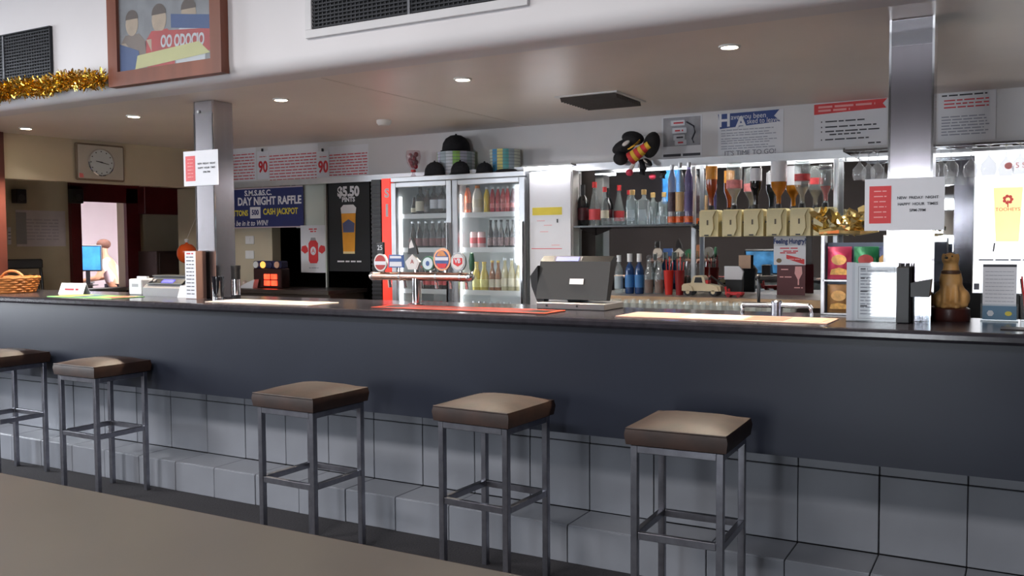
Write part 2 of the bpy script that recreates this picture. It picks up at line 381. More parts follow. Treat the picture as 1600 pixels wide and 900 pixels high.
G = .004; tm_main = tile_mesh(.3-G, .01, .298); tm_cut = tile_mesh(.3-G, .01, .14); tm_bench = tile_mesh(.3-G, .225, .01); tm_rise = tile_mesh(.3-G, .01, ZB-.004)
x = -.155-.3*21
while x < BX1-.3:
    for me, y, z, par in ((tm_main, YT, ZB+.003, tw), (tm_cut, YT, ZB+.305, tw), (tm_bench, YS+.004, ZB-.01, st), (tm_rise, YS, 0, st)):
        if x < BX0: continue
        o = bpy.data.objects.new('tile', me); C.objects.link(o); o.parent = par
        o.location = (x+G/2+random.uniform(-.0006, .0006), y+random.uniform(-.0008, .0008), z+random.uniform(-.0006, .0006))
    x += .3

# ================================================================== STOOLS
def make_stool(label, loc, rz):
    t = thing('bar_stool', label, 'stool', loc, rz, 'brown square bar stools along the bar')
    h = .16; lt = .012; zf = .66
    for sx in (-1, 1):
        for sy in (-1, 1):
            MB().box(sx*h-lt-sx*lt, sx*h+lt-sx*lt, sy*h-lt-sy*lt, sy*h+lt-sy*lt, 0, zf, .0015).build('leg', steel_dark, t)
    i = h-2*lt
    for (x0, x1, y0, y1) in ((-i, i, -h, -h+2*lt), (-i, i, h-2*lt, h), (-h, -h+2*lt, -i, i), (h-2*lt, h, -i, i)):
        MB().box(x0, x1, y0, y1, zf-.025, zf, .0015).build('top_rail', steel_dark, t)
        MB().box(x0+(.001), x1-.001, y0+.002, y1-.002, .335, .36, .0015).build('foot_rail', steel_dark, t)
    b = MB(); n = 8; g = []
    for iu in range(n+1):
        row = []
        for iv in range(n+1):
            u, v = 2*iu/n-1, 2*iv/n-1
            row.append(b.bm.verts.new((.172*u, .172*v, zf+.062+.022*(1-u**4)*(1-v**4))))
        g.append(row)
    for iu in range(n):
        for iv in range(n): b.bm.faces.new((g[iu][iv], g[iu+1][iv], g[iu+1][iv+1], g[iu][iv+1]))
    bd = [g[k][0] for k in range(n)]+[g[n][k] for k in range(n)]+[g[n-k][n] for k in range(n)]+[g[0][n-k] for k in range(n)]
    low = [b.bm.verts.new((v.co.x*1.0, v.co.y*1.0, zf+.004)) for v in bd]; mid = [b.bm.verts.new((v.co.x*1.03, v.co.y*1.03, zf+.04)) for v in bd]
    m = len(bd)
    for k in range(m):
        b.bm.faces.new((bd[k], mid[k], mid[(k+1) % m], bd[(k+1) % m])); b.bm.faces.new((mid[k], low[k], low[(k+1) % m], mid[(k+1) % m]))
    b.bm.faces.new(low)
    b.build('seat_cushion', leather, t, True)
    for x0, x1, y0, y1 in ((-.172, .172, -.174, -.17), (-.172, .172, .17, .174)):
        MB().tube([(x0, (y0+y1)/2, zf+.06), (x1, (y0+y1)/2, zf+.06)], .0035, 6).build('piping', leather, t, True)
    return t
s0 = make_stool('brown leather bar stool third from the right, below the tap mat', (-2.68, 2.985, 0), -.03)
dup(s0, (-1.81, 3.075, 0), -.05, 'brown leather bar stool second from the right, under the till')
dup(s0, (-1.0, 3.04, 0), .03, 'rightmost brown leather bar stool, its seat lowest in the picture')
dup(s0, (-4.36, 3.20, 0), -.02, 'brown leather bar stool second from the left, right of the cut-off one')
dup(s0, (-5.24, 3.19, 0), .0, 'leftmost brown bar stool, cut off by the left picture edge')

# ================================================================== FOREGROUND TABLE
t = thing('dining_table', 'plain taupe laminate table top in the near foreground at bottom left', 'table', (-1.5, 1.08, 0))
MB().box(-1.75, 1.55, -.36, .36, .705, .74, .003).build('table_top', laminate, t)
MB().box(-1.752, 1.552, .36, .363, .707, .738).build('edge_band', M('brown_edge_band', (70, 58, 50), .4, var=.1), t)
for x in (-1.6, 1.4):
    for y in (-.28, .28): MB().box(x-.025, x+.025, y-.025, y+.025, 0, .705, .003).build('leg', black, t)

# ================================================================== STEEL COLUMNS AND THEIR SIGNS
for px, lb in ((-4.115, 'square brushed steel column on the bar, left one, by the raffle banner'), (-.372, 'square brushed steel column on the bar, right one, with the happy hour sign')):
    t = thing('steel_column', lb, 'column', (px, 3.795, ZT), group='steel columns on the bar')
    MB().box(-.076, .076, -.076, .076, 0, ZC-ZT, .003).build('casing', steel if px > -1 else M('satin_steel', (164, 160, 164), .22, 1, var=.05, scale=30, stretch=(1, 1, .03)), t)
    MB().box(-.078, -.07, -.078, -.07, 0, ZC-ZT).box(.07, .078, -.078, -.07, 0, ZC-ZT).build('corner_strip', chrome, t)
    if px > -1:
        MB().box(-.077, .077, -.0775, -.0765, ZC-ZT-.10, ZC-ZT-.005).build('clear_tape', GL('tape_film', (235, 235, 240), .25, .2), t)
    else: MB().lathe([(.009, 0), (.009, .006), (0, .009)], 12, (-.035, -.076, ZC-ZT-.06), Matrix.Rotation(PI/2, 3, 'X')).build('stud', white, t, True)
def happy_sign(lb, x, z, wd, h, y):
    t = sheet('paper_sign', lb, 'sign', x, z, wd, h, y, group='happy hour signs on the columns')
    MB().box(-wd*.44, -wd*.16, -.0008, 0, h*.14, h*.86).build('red_panel', red, t)
    lines(t, [(-wd*.38, -wd*.22, h*q) for q in (.76, .66, .56, .46, .36, .26)], M('pale_pink_ink', (240, 170, 170), .6), .004)
    for s_, q in (('NEW  FRIDAY  NIGHT', .62), ('HAPPY  HOUR  TIMES', .5), ('5PM-7PM', .38)): text(s_, wd*.052, ink, t, wd*.17, h*q, bold=.0002)
    return t
x, z, wd, h = rect(1351, 278, 1476, 360, 3.712); happy_sign('white happy hour sign with red panel on the right steel column', x, z, wd, h, 3.712)
x, z, wd, h = rect(287, 235, 341, 290, 3.71); happy_sign('white happy hour sign with red panel on the left steel column', x, z, wd, h, 3.71)

# ================================================================== ON THE BULKHEAD
grille = M('black_mesh_metal', (34, 36, 42), .5, .4, var=.2, scale=60)
def vent(lb, x0, x1, z0, z1, fr, frm):
    t = thing('wall_grille', lb, 'vent', ((x0+x1)/2, YB, z0)); wd = (x1-x0)/2; h = z1-z0
    MB().box(-wd-fr, wd+fr, -.02, 0, -fr, 0, .002).box(-wd-fr, wd+fr, -.02, 0, h, h+fr, .002).box(-wd-fr, -wd, -.02, 0, 0, h, .002).box(wd, wd+fr, -.02, 0, 0, h, .002).build('frame', frm, t)
    MB().box(-wd, wd, -.003, -.001, 0, h).build('backing', M('black_void', (16, 17, 20), .8), t)
    b = MB(); n = int(h/.017)
    for k in range(n): z = (k+.5)*h/n; b.box(-wd, wd, -.012, -.008, z-.0035, z+.0035)
    m = int(2*wd/.024)
    for k in range(m): x = -wd+(k+.5)*2*wd/m; b.box(x-.003, x+.003, -.009, -.005, 0, h)
    b.build('wire_mesh', grille, t, kind='stuff')
    if wd > .4: MB().box(-.006, .006, -.016, -.004, 0, h).build('mullion', M('grey_mullion', (110, 112, 118), .5, var=.1), t)
    return t
vent('black mesh wall grille at the top left corner of the picture', -5.75, -4.86, 2.33, 2.60, .008, grille)
vent('wide black mesh wall grille in a white frame, on the bulkhead at top centre', -2.905, -1.80, 2.352, 2.72, .038, M('white_vent_frame', (214, 212, 214), .5, var=.03))
# framed sports picture
t = thing('framed_picture', 'timber framed sports poster hanging low on the bulkhead, gold tinsel at its left', 'picture', (-3.885, YB-.03, 2.205), 0)
W, Hh, fw = .425, .78, .075
fm = MB()
for poly4 in ([(-W, 0), (W, 0), (W-fw, fw), (-W+fw, fw)], [(W, 0), (W, Hh), (W-fw, Hh-fw), (W-fw, fw)], [(W, Hh), (-W, Hh), (-W+fw, Hh-fw), (W-fw, Hh-fw)], [(-W, Hh), (-W, 0), (-W+fw, fw), (-W+fw, Hh-fw)]): fm.prism(poly4, -.022, .028, 'Y')
fm.build('frame', timber, t)
w0, w1, h0, h1 = -W+fw, W-fw, fw, Hh-fw
MB().box(w0, w1, 0, .004, h0, h1).build('backing_print', M('grey_print', (150, 146, 150), .5, var=.25, scale=9), t)
skin_p = M('printed_skin', (206, 176, 150), .5, var=.15, scale=14); whitep = M('printed_white', (222, 220, 224), .5, var=.06)
def fig(cx, jersey, s=1):
    poly(t, [(cx-.10*s, h0+.0), (cx+.11*s, h0+.0), (cx+.12*s, h0+.14), (cx+.06*s, h0+.19), (cx-.06*s, h0+.19), (cx-.11*s, h0+.14)], jersey, 'printed_jersey', -.0005)
    poly(t, [(cx+.055*s*math.cos(a), h0+.245+.07*s*math.sin(a)) for a in [2*PI*k/14 for k in range(14)]], skin_p, 'printed_head', -.0012)
    poly(t, [(cx-.10*s, h0+.15), (cx-.06*s, h0+.15), (cx+.02*s, h0+.08), (cx-.04*s, h0+.05)], skin_p, 'printed_arm', -.0012)
    poly(t, [(cx+.055*s*math.cos(a), h0+.27+.055*s*math.sin(a)) for a in [PI*k/8 for k in range(9)]], M('printed_hair', (90, 62, 48), .5, var=.1), 'printed_hair', -.0018)
fig(w0+.10, M('printed_brown', (140, 116, 104), .5, var=.2), .9); fig(w0+.31, M('printed_red', (204, 52, 48), .5, var=.2), 1); fig(w0+.53, whitep, 1)
poly(t, [(w0+.40, h0+.19), (w1, h0+.15), (w1, h0+.22), (w0+.40, h0+.26)], M('printed_blue', (44, 78, 140), .5, var=.1), 'printed_band', -.002)
poly(t, [(w0+.25, h0+.07), (w1, h0+.045), (w1, h0+.155), (w0+.25, h0+.19)], M('printed_red', ), 'printed_band', -.0018)
text('OO ODOCIO', .085, whitep, t, w0+.48, h0+.115, y=-.0028, sx=.62, bold=.003, rot=.07)
poly(t, [(w0+.0, h0), (w0+.16, h0), (w0+.15, h0+.10), (w0, h0+.15)], M('printed_blue', ), 'printed_patch', -.0022)
poly(t, [(w0+.12, h0+.005), (w1-.02, h0+.035), (w1-.10, h0+.10), (w0+.14, h0+.075)], M('reflection_cream', (226, 216, 150), .5, var=.06), 'reflected_strip', -.0030)  # cream reflection on the picture glass, painted as a flat strip
MB().box(w0, w1, -.008, -.006, h0, h1).build('glazing', glass, t)
# gold tinsel garland
def tinsel(b, path, r, n, ln=.035, wd=.0025):
    for k in range(n):
        f_ = random.random()*(len(path)-1.001); i = int(f_); p = path[i].lerp(path[i+1], f_-i)
        d = Vector((random.gauss(0, 1), random.gauss(0, 1), random.gauss(0, 1))).normalized(); q = p+d*r*random.uniform(.15, .9)
        e = (d+Vector((random.gauss(0, .6), random.gauss(0, .6), random.gauss(0, .6)))).normalized()*ln*random.uniform(.6, 1.2)
        s_ = e.cross(Vector((random.gauss(0, 1), random.gauss(0, 1), random.gauss(0, 1)))).normalized()*wd
        vs = [b.bm.verts.new(v) for v in (q-s_, q+s_, q+e+s_, q+e-s_)]; b.bm.faces.new(vs)
path = [Vector((-5.7+1.34*k/20, -.055, .01*math.sin(k*.9))) for k in range(21)]
t = thing('tinsel_garland', 'gold tinsel garland along the bulkhead left of the framed picture', 'garland', (0, YB, 2.265))
b = MB(); tinsel(b, path, .05, 4200, .034, .0032); b.build('foil_strands', gold, t, kind='stuff')
MB().tube(path, .006, 6).build('core_wire', M('gold_thread', (150, 112, 40), .5, .6, var=.1), t)

# ================================================================== POSTERS ON THE WALL ABOVE THE BACK BAR
yp = YW-.002
# long price lists
for px0, px1, lb in ((360, 400, 'white price list with red print above the raffle banner, partly behind the column'), (419, 497, 'wide white price list with red print, between the two small cards'), (513, 576, 'white price list with red print, nearest the fridge')):
    x, z, wd, h = rect(px0, 227, px1, 283 if px0 < 500 else 280, yp)
    if px0 < 400: x -= .15; wd += .3
    t = sheet('price_list', lb, 'price list', x, z, wd, h, yp, group='price lists on the white wall')
    lines(t, [(-wd*.47, wd*.47, h*(.06+.085*k)) for k in range(9)], inkred, .008)
for px, lb in ((411, 'small card with a large red 90 left of the wide price list'), (505, 'small card with a large red 90 between the two right price lists')):
    x, z, wd, h = rect(px-9, 236, px+9, 280, yp-.004)
    t = sheet('price_card', lb, 'card', x, z, wd, h, yp-.004, group='red 90 cards')
    text('90', .13, M('strong_red_ink', (200, 30, 44), .5), t, 0, h*.42, sx=.8, bold=.004)
    lines(t, [(-wd*.3, wd*.3, h*.8)], inkred, .006)
    MB().box(-.006, .006, -.012, 0, h-.004, h+.02).build('clip', black, t)
# grey cartoon poster
x, z, wd, h = rect(1034, 181, 1097, 248, yp); t = sheet('notice_poster', 'grey photo notice with white speech labels, right of the hanging toy', 'poster', x, z, wd, h, yp)
MB().box(-wd*.46, wd*.46, -.0008, 0, h*.3, h*.97).build('photo', M('grey_photo', (150, 150, 156), .5, var=.35, scale=9), t)
for k, q in enumerate((.84, .66, .5, .38)):
    MB().box(-wd*.28+.01*k, wd*.08+.012*(k % 2), -.0022, -.0012, h*q-.018, h*q+.018, .004).build('white_label', paper, t)
    lines(t, [(-wd*.2+.01*k, wd*.04, h*q)], inkred if k in (0, 1, 3) else ink, .01, y=-.003)
MB().tube([(wd*.12, -.003, h*.85), (wd*.3, -.003, h*.74), (wd*.33, -.003, h*.6), (wd*.26, -.003, h*.45), (wd*.3, -.003, h*.36)], .005, 6).build('dark_hose_print', ink, t)
MB().box(-wd*.46, -wd*.02, -.0012, 0, h*.06, h*.12).box(wd*.03, wd*.46, -.0012, 0, h*.06, h*.12).build('dark_footer', ink, t)
# blue heading poster
x, z, wd, h = rect(1122, 173, 1224, 244, yp); z -= .005
t = sheet('notice_poster', 'white notice with blue ribbon heading about being asked to leave', 'poster', x, z, wd, h, yp)
poly(t, [(-wd/2, h*.99), (wd*.44, h*1.0), (wd*.36, h*.87), (wd*.46, h*.74), (-.02, h*.70), (-wd*.47, h*.66)], blue, 'ribbon_heading', -.0015)
text('H', .11, paper, t, -wd*.40, h*.83, y=-.0025, bold=.003); text('ave you been', .046, paper, t, -wd*.30, h*.90, y=-.0025, sx=.9, align='LEFT'); text('A', .11, paper, t, -wd*.14, h*.755, y=-.0025, bold=.003); text('sked to leave?', .046, paper, t, -wd*.05, h*.785, y=-.0025, sx=.8, align='LEFT')
lines(t, [(-wd*.45, wd*random.uniform(.25, .42), h*q) for q in (.62, .55, .50, .43, .38, .33, .26, .21)], M('pale_grey_ink', (150, 152, 166), .6), .005, y=-.002)
text("IT'S TIME TO GO!", .042, M('mid_grey_ink', (120, 122, 136), .6), t, 0, h*.10, y=-.004)
# red heading poster
x, z, wd, h = rect(1272, 158, 1386, 229, yp); t = sheet('notice_poster', 'white notice with red ribbon heading, left of the right steel column', 'poster', x, z, wd, h, yp)
poly(t, [(-wd/2, h*.98), (wd*.50, h*1.0), (wd*.44, h*.90), (wd*.49, h*.80), (0, h*.78), (-wd/2, h*.75)], red, 'ribbon_heading', -.002)
lines(t, [(-wd*.44, wd*.34, h*.91), (-wd*.44, wd*.0, h*.83)], M('pale_pink_ink'), .012, y=-.0035)
lines(t, [(-wd*.34, wd*.2, h*.58), (-wd*.34, wd*.36, h*.46), (-wd*.34, wd*.42, h*.36), (-wd*.28, wd*.15, h*.29), (-wd*.34, wd*.26, h*.18), (wd*.25, wd*.42, h*.06)], ink, .008, y=-.002)
for q in (.58, .46, .36, .18): MB().box(-wd*.40, -wd*.385, -.002, -.001, h*q-.004, h*q+.004).build('list_number', ink, t)
# faint sheet right of the column
x, z, wd, h = rect(1466, 142, 1556, 220, yp); t = sheet('notice_poster', 'white notice with fine print, right of the right steel column', 'poster', x, z, wd, h, yp)
lines(t, [(-wd*.44, wd*.35, h*.93)], ink, .008); lines(t, [(-wd*.40, wd*.38, h*q) for q in (.83, .76, .69)], inkred, .007)
lines(t, [(-wd*.44, wd*random.uniform(.3, .44), h*q) for q in (.50, .44, .38, .32, .26, .2, .14)], M('pale_grey_ink'), .006)

# ================================================================== BANNER AND POSTERS IN THE OPENING
yo = YW-.045
x0 = U(365, 320, yo).x-.28; x1 = U(474, 320, yo).x; z1 = U(420, 292, yo).z; z0 = U(420, 356, yo).z
wd, h = x1-x0, z1-z0
t = sheet('raffle_banner', 'navy blue night raffle banner with white and yellow lettering', 'banner', (x0+x1)/2, z0, wd, h, yo, navy)
MB().box(-wd/2, wd/2, -.001, 0, h-.012, h).box(-wd/2, wd/2, -.001, 0, 0, .010).build('pale_border', M('pale_border', (210, 190, 196), .6), t)
xr = wd/2
lw = M('banner_white_ink', (236, 232, 236), .5)
text('S.M.S.&S.C.', .062, lw, t, xr-.50, h*.86, sx=1.1, bold=.002); text('DAY NIGHT RAFFLE', .092, lw, t, xr-.02, h*.655, align='RIGHT', sx=.88, bold=.003)
text('CASH JACKPOT', .070, yellow, t, xr-.06, h*.39, align='RIGHT', sx=.78, bold=.002); text('UTTONS', .066, yellow, t, xr-.62, h*.37, align='RIGHT', sx=.8, bold=.002)
MB().box(xr-.595, xr-.475, -.002, -.001, h*.24, h*.52).build('white_patch', lw, t); text('500', .06, navy, t, xr-.535, h*.38, y=-.003, sx=.9, bold=.002)
text('To be in it to WIN!', .062, lw, t, xr-.62, h*.12, sx=.9, shear=.25, bold=.001)
for xx in (-.3, .1, .5): MB().tube([(xx*.8, .0, h-.004), (xx*.8, .012, h+.02)], .003, 6).build('tie', white, t)
# pale board behind, white crab poster, black beer poster
x, z, wd, h = rect(475, 290, 512, 356, YW+.05); t = sheet('pale_board', 'plain pale green-grey board between the raffle banner and the beer poster', 'board', x, z, wd+.05, h+.02, YW-.02, M('pale_green_grey', (206, 212, 204), .5, var=.05, scale=3))
x, z, wd, h = rect(470, 352, 510, 426, yo-.01); t = sheet('crest_poster', 'white poster with a red can and red splashes, below the pale board', 'poster', x, z, wd, h, yo-.01)
poly(t, [(-.05, h*.26), (-.035, h*.2), (.035, h*.2), (.05, h*.26), (.05, h*.62), (.03, h*.68), (-.03, h*.68), (-.05, h*.62)], red, 'printed_can', -.002)
for sx in (-1, 1):
    poly(t, [(sx*.055, h*.45), (sx*.09, h*.40), (sx*.13, h*.47), (sx*.12, h*.56), (sx*.08, h*.58), (sx*.06, h*.52)], red, 'printed_splash', -.002)
poly(t, [(.03*math.cos(a), h*.46+.035*math.sin(a)) for a in [2*PI*k/12 for k in range(12)]], paper, 'printed_badge', -.003); text('A', .05, red, t, 0, h*.46, y=-.004)
poly(t, [(-.03, h*.68), (.03, h*.68), (.022, h*.74), (-.022, h*.74)], M('grey_print_tone', (150, 150, 154), .5), 'printed_lid', -.002)
lines(t, [(-.045, .045, h*.92), (-.03, .03, h*.87)], inkred, .01); lines(t, [(-.05, .05, h*.1)], M('pale_grey_ink'), .006)
x, z, wd, h = rect(513, 282, 578, 424, yo-.02); t = sheet('beer_poster', 'tall black poster of a full beer glass priced five dollars fifty', 'poster', x, z, wd, h, yo-.02, M('black_print', (15, 16, 20), .55, var=.1))
text('$5.50', .105, lw, t, 0, h*.875, sx=.92, bold=.005); text('PINTS', .05, lw, t, 0, h*.79, sx=1, bold=.002)
beer = M('printed_beer', (232, 156, 34), .5, var=.12, scale=8)
poly(t, [(-.058, h*.22), (.058, h*.22), (.072, h*.64), (-.072, h*.64)], beer, 'printed_beer', -.002)
poly(t, [(-.072, h*.64), (.072, h*.64), (.078, h*.70), (.05, h*.735), (-.05, h*.735), (-.078, h*.70)], lw, 'printed_foam', -.002)
poly(t, [(-.058, h*.195), (.058, h*.195), (.058, h*.22), (-.058, h*.22)], M('pale_beer_base', (240, 214, 160), .5), 'printed_base', -.002)
poly(t, [(-.055, h*.43), (.055, h*.43), (.06, h*.53), (0, h*.575), (-.06, h*.53)], M('printed_beer_crest', (84, 90, 130), .5, var=.1), 'printed_crest', -.003)
lines(t, [(-.12, .12, h*.11)], lw, .012)
t = thing('glass_divider', 'thin upright glass edge strip left of the black beer poster', 'post', (U(511, 380, yo-.03).x, yo-.035, 0))
MB().box(-.007, .007, -.01, .01, .95, 1.86).build('strip', M('pale_edge', (196, 202, 198), .3, var=.05), t)
# black slatted blind and red light-box strip beside the fridge
t = thing('dark_cooler_side', 'black ribbed cabinet side in shadow, left of the red sign strip', 'cabinet', (U(589, 350, YW-.3).x, YW-.28, 0))
MB().box(-.052, .04, -.02, .28, 0, 1.83, .004).build('body', black, t)
for k in range(28): MB().box(-.05, .038, -.026, -.02, .95+k*.031, .962+k*.031).build('rib', M('dark_rib', (48, 46, 52), .5, var=.1), t)
x, z, wd, h = rect(597, 279, 610, 425, 5.40); h += z; z = 0; t = thing('red_sign_strip', 'narrow upright red illuminated sign strip left of the fridge', 'sign', (x, 5.40, z))
MB().box(-wd/2, wd/2, 0, .06, 0, h).build('face', M('red_lightbox', (236, 54, 40), .4, emit=.55, var=.08), t)
text('S', .09, lw, t, .01, h*.94, y=-.002, bold=.004); text('l', .12, lw, t, .01, h*.87, y=-.002, bold=.006)
# light switches on the beige wall
for py, lb in ((375, 'upper white light switch plate on the beige wall under the raffle banner'), (398, 'lower white light switch plate on the beige wall under the raffle banner')):
    p = U(391, py, YW); t = thing('light_switch', lb, 'switch', (p.x, YW, p.z), group='light switches')
    MB().box(-.05, .05, -.01, 0, -.035, .035, .003).build('plate', white, t); MB().box(-.012, .012, -.015, -.01, -.016, .016, .002).build('rocker', white, t)

# ================================================================== FRIDGE
FM = U(706, 350, FY).x
fr = thing('drinks_fridge', 'two-door glass drinks fridge with lit shelves behind the taps', 'fridge', (0, 0, 0))
liner = M('white_fridge_liner', (228, 232, 232), .4, var=.02)
yb = FY+.52
MB().box(FX0, FX0+.03, FY+.04, yb, .05, FZ).box(FX1-.03, FX1, FY+.04, yb, .05, FZ).box(FX0, FX1, FY+.04, yb, FZ-.05, FZ).box(FX0, FX1, FY+.04, yb, 0, .12).box(FX0, FX1, yb-.02, yb, 0, FZ).build('cabinet_body', M('fridge_shell', (206, 208, 212), .4, .2, var=.03), fr)
MB().box(FX0+.03, FX1-.03, yb-.03, yb-.02, .12, FZ-.05).box(FM-.02, FM+.02, FY+.06, yb-.03, .12, FZ-.05).box(FX0+.03, FX0+.034, FY+.05, yb-.03, .12, FZ-.05).box(FX1-.034, FX1-.03, FY+.05, yb-.03, .12, FZ-.05).build('liner', liner, fr)
MB().box(FX0, FX1, FY, FY+.04, FZ-.035, FZ, .003).build('top_trim', alu, fr)
doors = ((FX0, FM-.003), (FM+.003, FX1))
for i, (a, c) in enumerate(doors):
    st_ = .045
    dd = MB().box(a, a+st_, FY, FY+.035, .14, FZ-.04, .003).box(c-st_, c, FY, FY+.035, .14, FZ-.04, .003).box(a+st_, c-st_, FY, FY+.035, FZ-.075, FZ-.04, .003).box(a+st_, c-st_, FY, FY+.035, .14, .2, .003).build('door', alu, fr)
    MB().box(a+st_, c-st_, FY+.012, FY+.018, .2, FZ-.075).build('pane', glass, dd)
    hx = c-st_/2 if i == 0 else c-.012
    MB().box(hx-.008, hx+.008, FY-.03, FY, .9, 1.5, .003).build('handle', chrome, dd)
ZS = [U(770, 334, FY+.1).z, U(770, 389, FY+.1).z, U(770, 456, FY+.1).z, U(770, 456, FY+.1).z-.24]
for (a, c) in doors:
    for z in ZS:
        s_ = MB().box(a+.045, c-.045, FY+.07, yb-.04, z-.02, z-.004, .002).build('shelf', M('white_wire_shelf', (220, 222, 222), .4, var=.03), fr)
        MB().box(a+.045, c-.045, FY+.062, FY+.07, z-.022, z+.012).build('price_rail', white, s_)
for x_, pw in ((FM+.035, 9.0), (FX1-.05, 5), (FX0+.05, 3.0)):
    MB().box(x_-.006, x_+.006, FY+.05, FY+.062, .25, FZ-.14).build('light_tube', M('fridge_tube_%d' % int(pw), (250, 252, 255), .5, emit=pw), fr)
# bottle prototypes: body, label, cap at the origin
def bottle(name, label, cat, loc, prof, body, lab=None, labm=None, capz=None, capm=None, group=None, n=14, extra=None):
    t = thing(name, label, cat, loc, 0, group)
    MB().lathe(prof, n).build('glass_body', body, t, True)
    if lab:
        r = max(p[0] for p in prof)+.0008; MB().lathe([(r, lab[0]), (r, lab[1])], n).build('paper_label', labm or paper, t, True)
    if capz:
        MB().lathe([(capz[2], capz[0]), (capz[2], capz[1])], n, cap=True).build('cap', capm or black, t, True)
    return t
def beerprof(r=.030, h=.225): return [(r*.9, 0), (r, .006), (r, h*.52), (r*.86, h*.62), (r*.46, h*.78), (r*.42, h*.97), (r*.48, h)]
def wineprof(r=.037, h=.30): return [(r*.9, 0), (r, .008), (r, h*.58), (r*.8, h*.68), (r*.38, h*.76), (r*.36, h*.985), (r*.42, h)]
def softprof(r=.03, h=.2): return [(r*.85, 0), (r, .01), (r*.92, h*.35), (r, h*.6), (r*.8, h*.75), (r*.42, h*.9), (r*.42, h)]
def canprof(r=.031, h=.125): return [(r*.8, 0), (r, .008), (r, h-.012), (r*.82, h)]
g_brown = GL('brown_glass', (58, 30, 16), .75); g_dark = GL('dark_glass', (20, 22, 24), .85); g_green = GL('green_glass', (24, 56, 34), .75); g_clear = GL('clear_bottle', (232, 240, 240), .18)
g_yel = GL('yellow_drink', (236, 214, 96), .7); g_red = GL('red_drink', (206, 34, 46), .8); g_orange = GL('orange_drink', (214, 92, 38), .8); g_purple = GL('purple_red_drink', (132, 34, 52), .8); g_amber = GL('amber_drink', (176, 104, 40), .7); g_white = M('milky_white_drink', (236, 228, 214), .3, var=.03); g_yel2 = GL('bright_yellow_drink', (240, 206, 40), .85)
creamlab = M('cream_label', (224, 214, 190), .5, var=.05); pinkcan = M('pink_white_can', (238, 196, 196), .3, .3, var=.2, scale=40)
rows = [[0, 0], [0, 0], [0, 0], [0, 0]]
yfb = FY+.115
def fill(px0, px1, n, z, spec, where):
    a = U(px0, 350, yfb).x; c = U(px1, 350, yfb).x; first = None
    for k in range(n):
        x_ = a+(c-a)*(k+.5)/n; nm, kind, prof, body, lab, labm, capz, capm = spec
        q_ = .8; rs_ = min(1, .47*(c-a)/n/max(r_ for r_, z_ in prof)); prof = [(r_*rs_, z_*q_) for r_, z_ in prof]; lab = lab and tuple(v*q_ for v in lab); capz = capz and (capz[0]*q_, capz[1]*q_, capz[2]*rs_)
        if first is None: first = bottle(nm, kind+' '+where, 'can' if 'can' in nm else 'bottle', (x_, yfb, z), prof, body, lab, labm, capz, capm, kind+' '+where if n > 1 else None)
        else: dup(first, (x_, yfb+random.uniform(-.006, .006), z), random.uniform(0, 1), kind+' '+where+', '+NTH[k]+' from left')
    if n > 1: first['label'] = kind+' '+where+', first from left'
red_cap = M('red_cap', (196, 30, 34), .4, var=.05); silver_cap = M('silver_cap', (196, 196, 200), .3, .8, var=.05); gold_cap = M('gold_cap', (204, 170, 88), .3, .8, var=.05)
bp = beerprof(); bl = (.03, .095); bc = (.212, .228, .0155)
# left door
fill(642, 653, 1, ZS[0], ('beer_bottle', 'short dark bottle', beerprof(.024, .17), g_dark, (.03, .07), creamlab, None, None), 'at left of the left fridge door top shelf')
fill(650, 665, 1, ZS[0], ('wine_bottle', 'tall dark bottle with a cream label', wineprof(.036, .27), g_dark, (.04, .13), creamlab, (.262, .272, .016), silver_cap), 'on the left fridge door top shelf')
fill(663, 674, 1, ZS[0], ('beer_bottle', 'brown bottle without a pale label', beerprof(.028, .24), g_brown, (.03, .08), M('grey_label', (120, 116, 118), .5), (.226, .242, .0145), black), 'on the left fridge door top shelf')
fill(673, 697, 2, ZS[0], ('wine_bottle', 'dark white-labelled bottle', wineprof(.034, .28), g_dark, (.06, .14), paper, (.272, .282, .015), black), 'on the left fridge door top shelf')
fill(640, 702, 6, ZS[1], ('beer_bottle', 'dark brown bottle', beerprof(.030, .25), g_dark, (.03, .10), M('maroon_label', (110, 52, 52), .5, var=.3, scale=30), (.235, .252, .0155), silver_cap), 'on the left fridge door second shelf')
fill(645, 702, 6, ZS[2], ('soft_drink_bottle', 'red-labelled dark bottle', softprof(.029, .22), g_brown, (.05, .12), red, (.205, .222, .0135), red_cap), 'on the left fridge door third shelf')
fill(645, 702, 6, ZS[3], ('soft_drink_bottle', 'dark red-capped cola bottle', softprof(.029, .20), g_dark, (.05, .12), red, (.185, .202, .0135), red_cap), 'on the left fridge door lowest shelf')
# right door
fill(726, 737, 1, ZS[0], ('soft_drink_bottle', 'orange drink bottle', softprof(.028, .25), g_orange, (.04, .1), M('brown_label', (120, 60, 30), .5), (.235, .252, .0135), black), 'on the right fridge door top shelf')
fill(738, 755, 1, ZS[0], ('juice_bottle', 'milky white drink bottle', softprof(.036, .25), g_white, (.06, .13), creamlab, (.225, .252, .017), M('orange_cap', (226, 130, 40), .4)), 'on the right fridge door top shelf')
fill(756, 766, 1, ZS[0], ('soft_drink_bottle', 'bright yellow drink bottle', softprof(.027, .23), g_yel2, None, None, (.215, .232, .0135), white), 'on the right fridge door top shelf')
fill(766, 798, 4, ZS[0], ('soft_drink_bottle', 'bright red drink bottle', softprof(.026, .23), g_red, (.05, .09), M('pink_label', (226, 120, 120), .5), (.215, .232, .0125), white), 'on the right fridge door top shelf')
fill(798, 815, 2, ZS[0], ('soft_drink_bottle', 'purple-red drink bottle', softprof(.026, .23), g_purple, (.05, .09), M('pink_label'), (.215, .232, .0125), white), 'at right of the right fridge door top shelf')
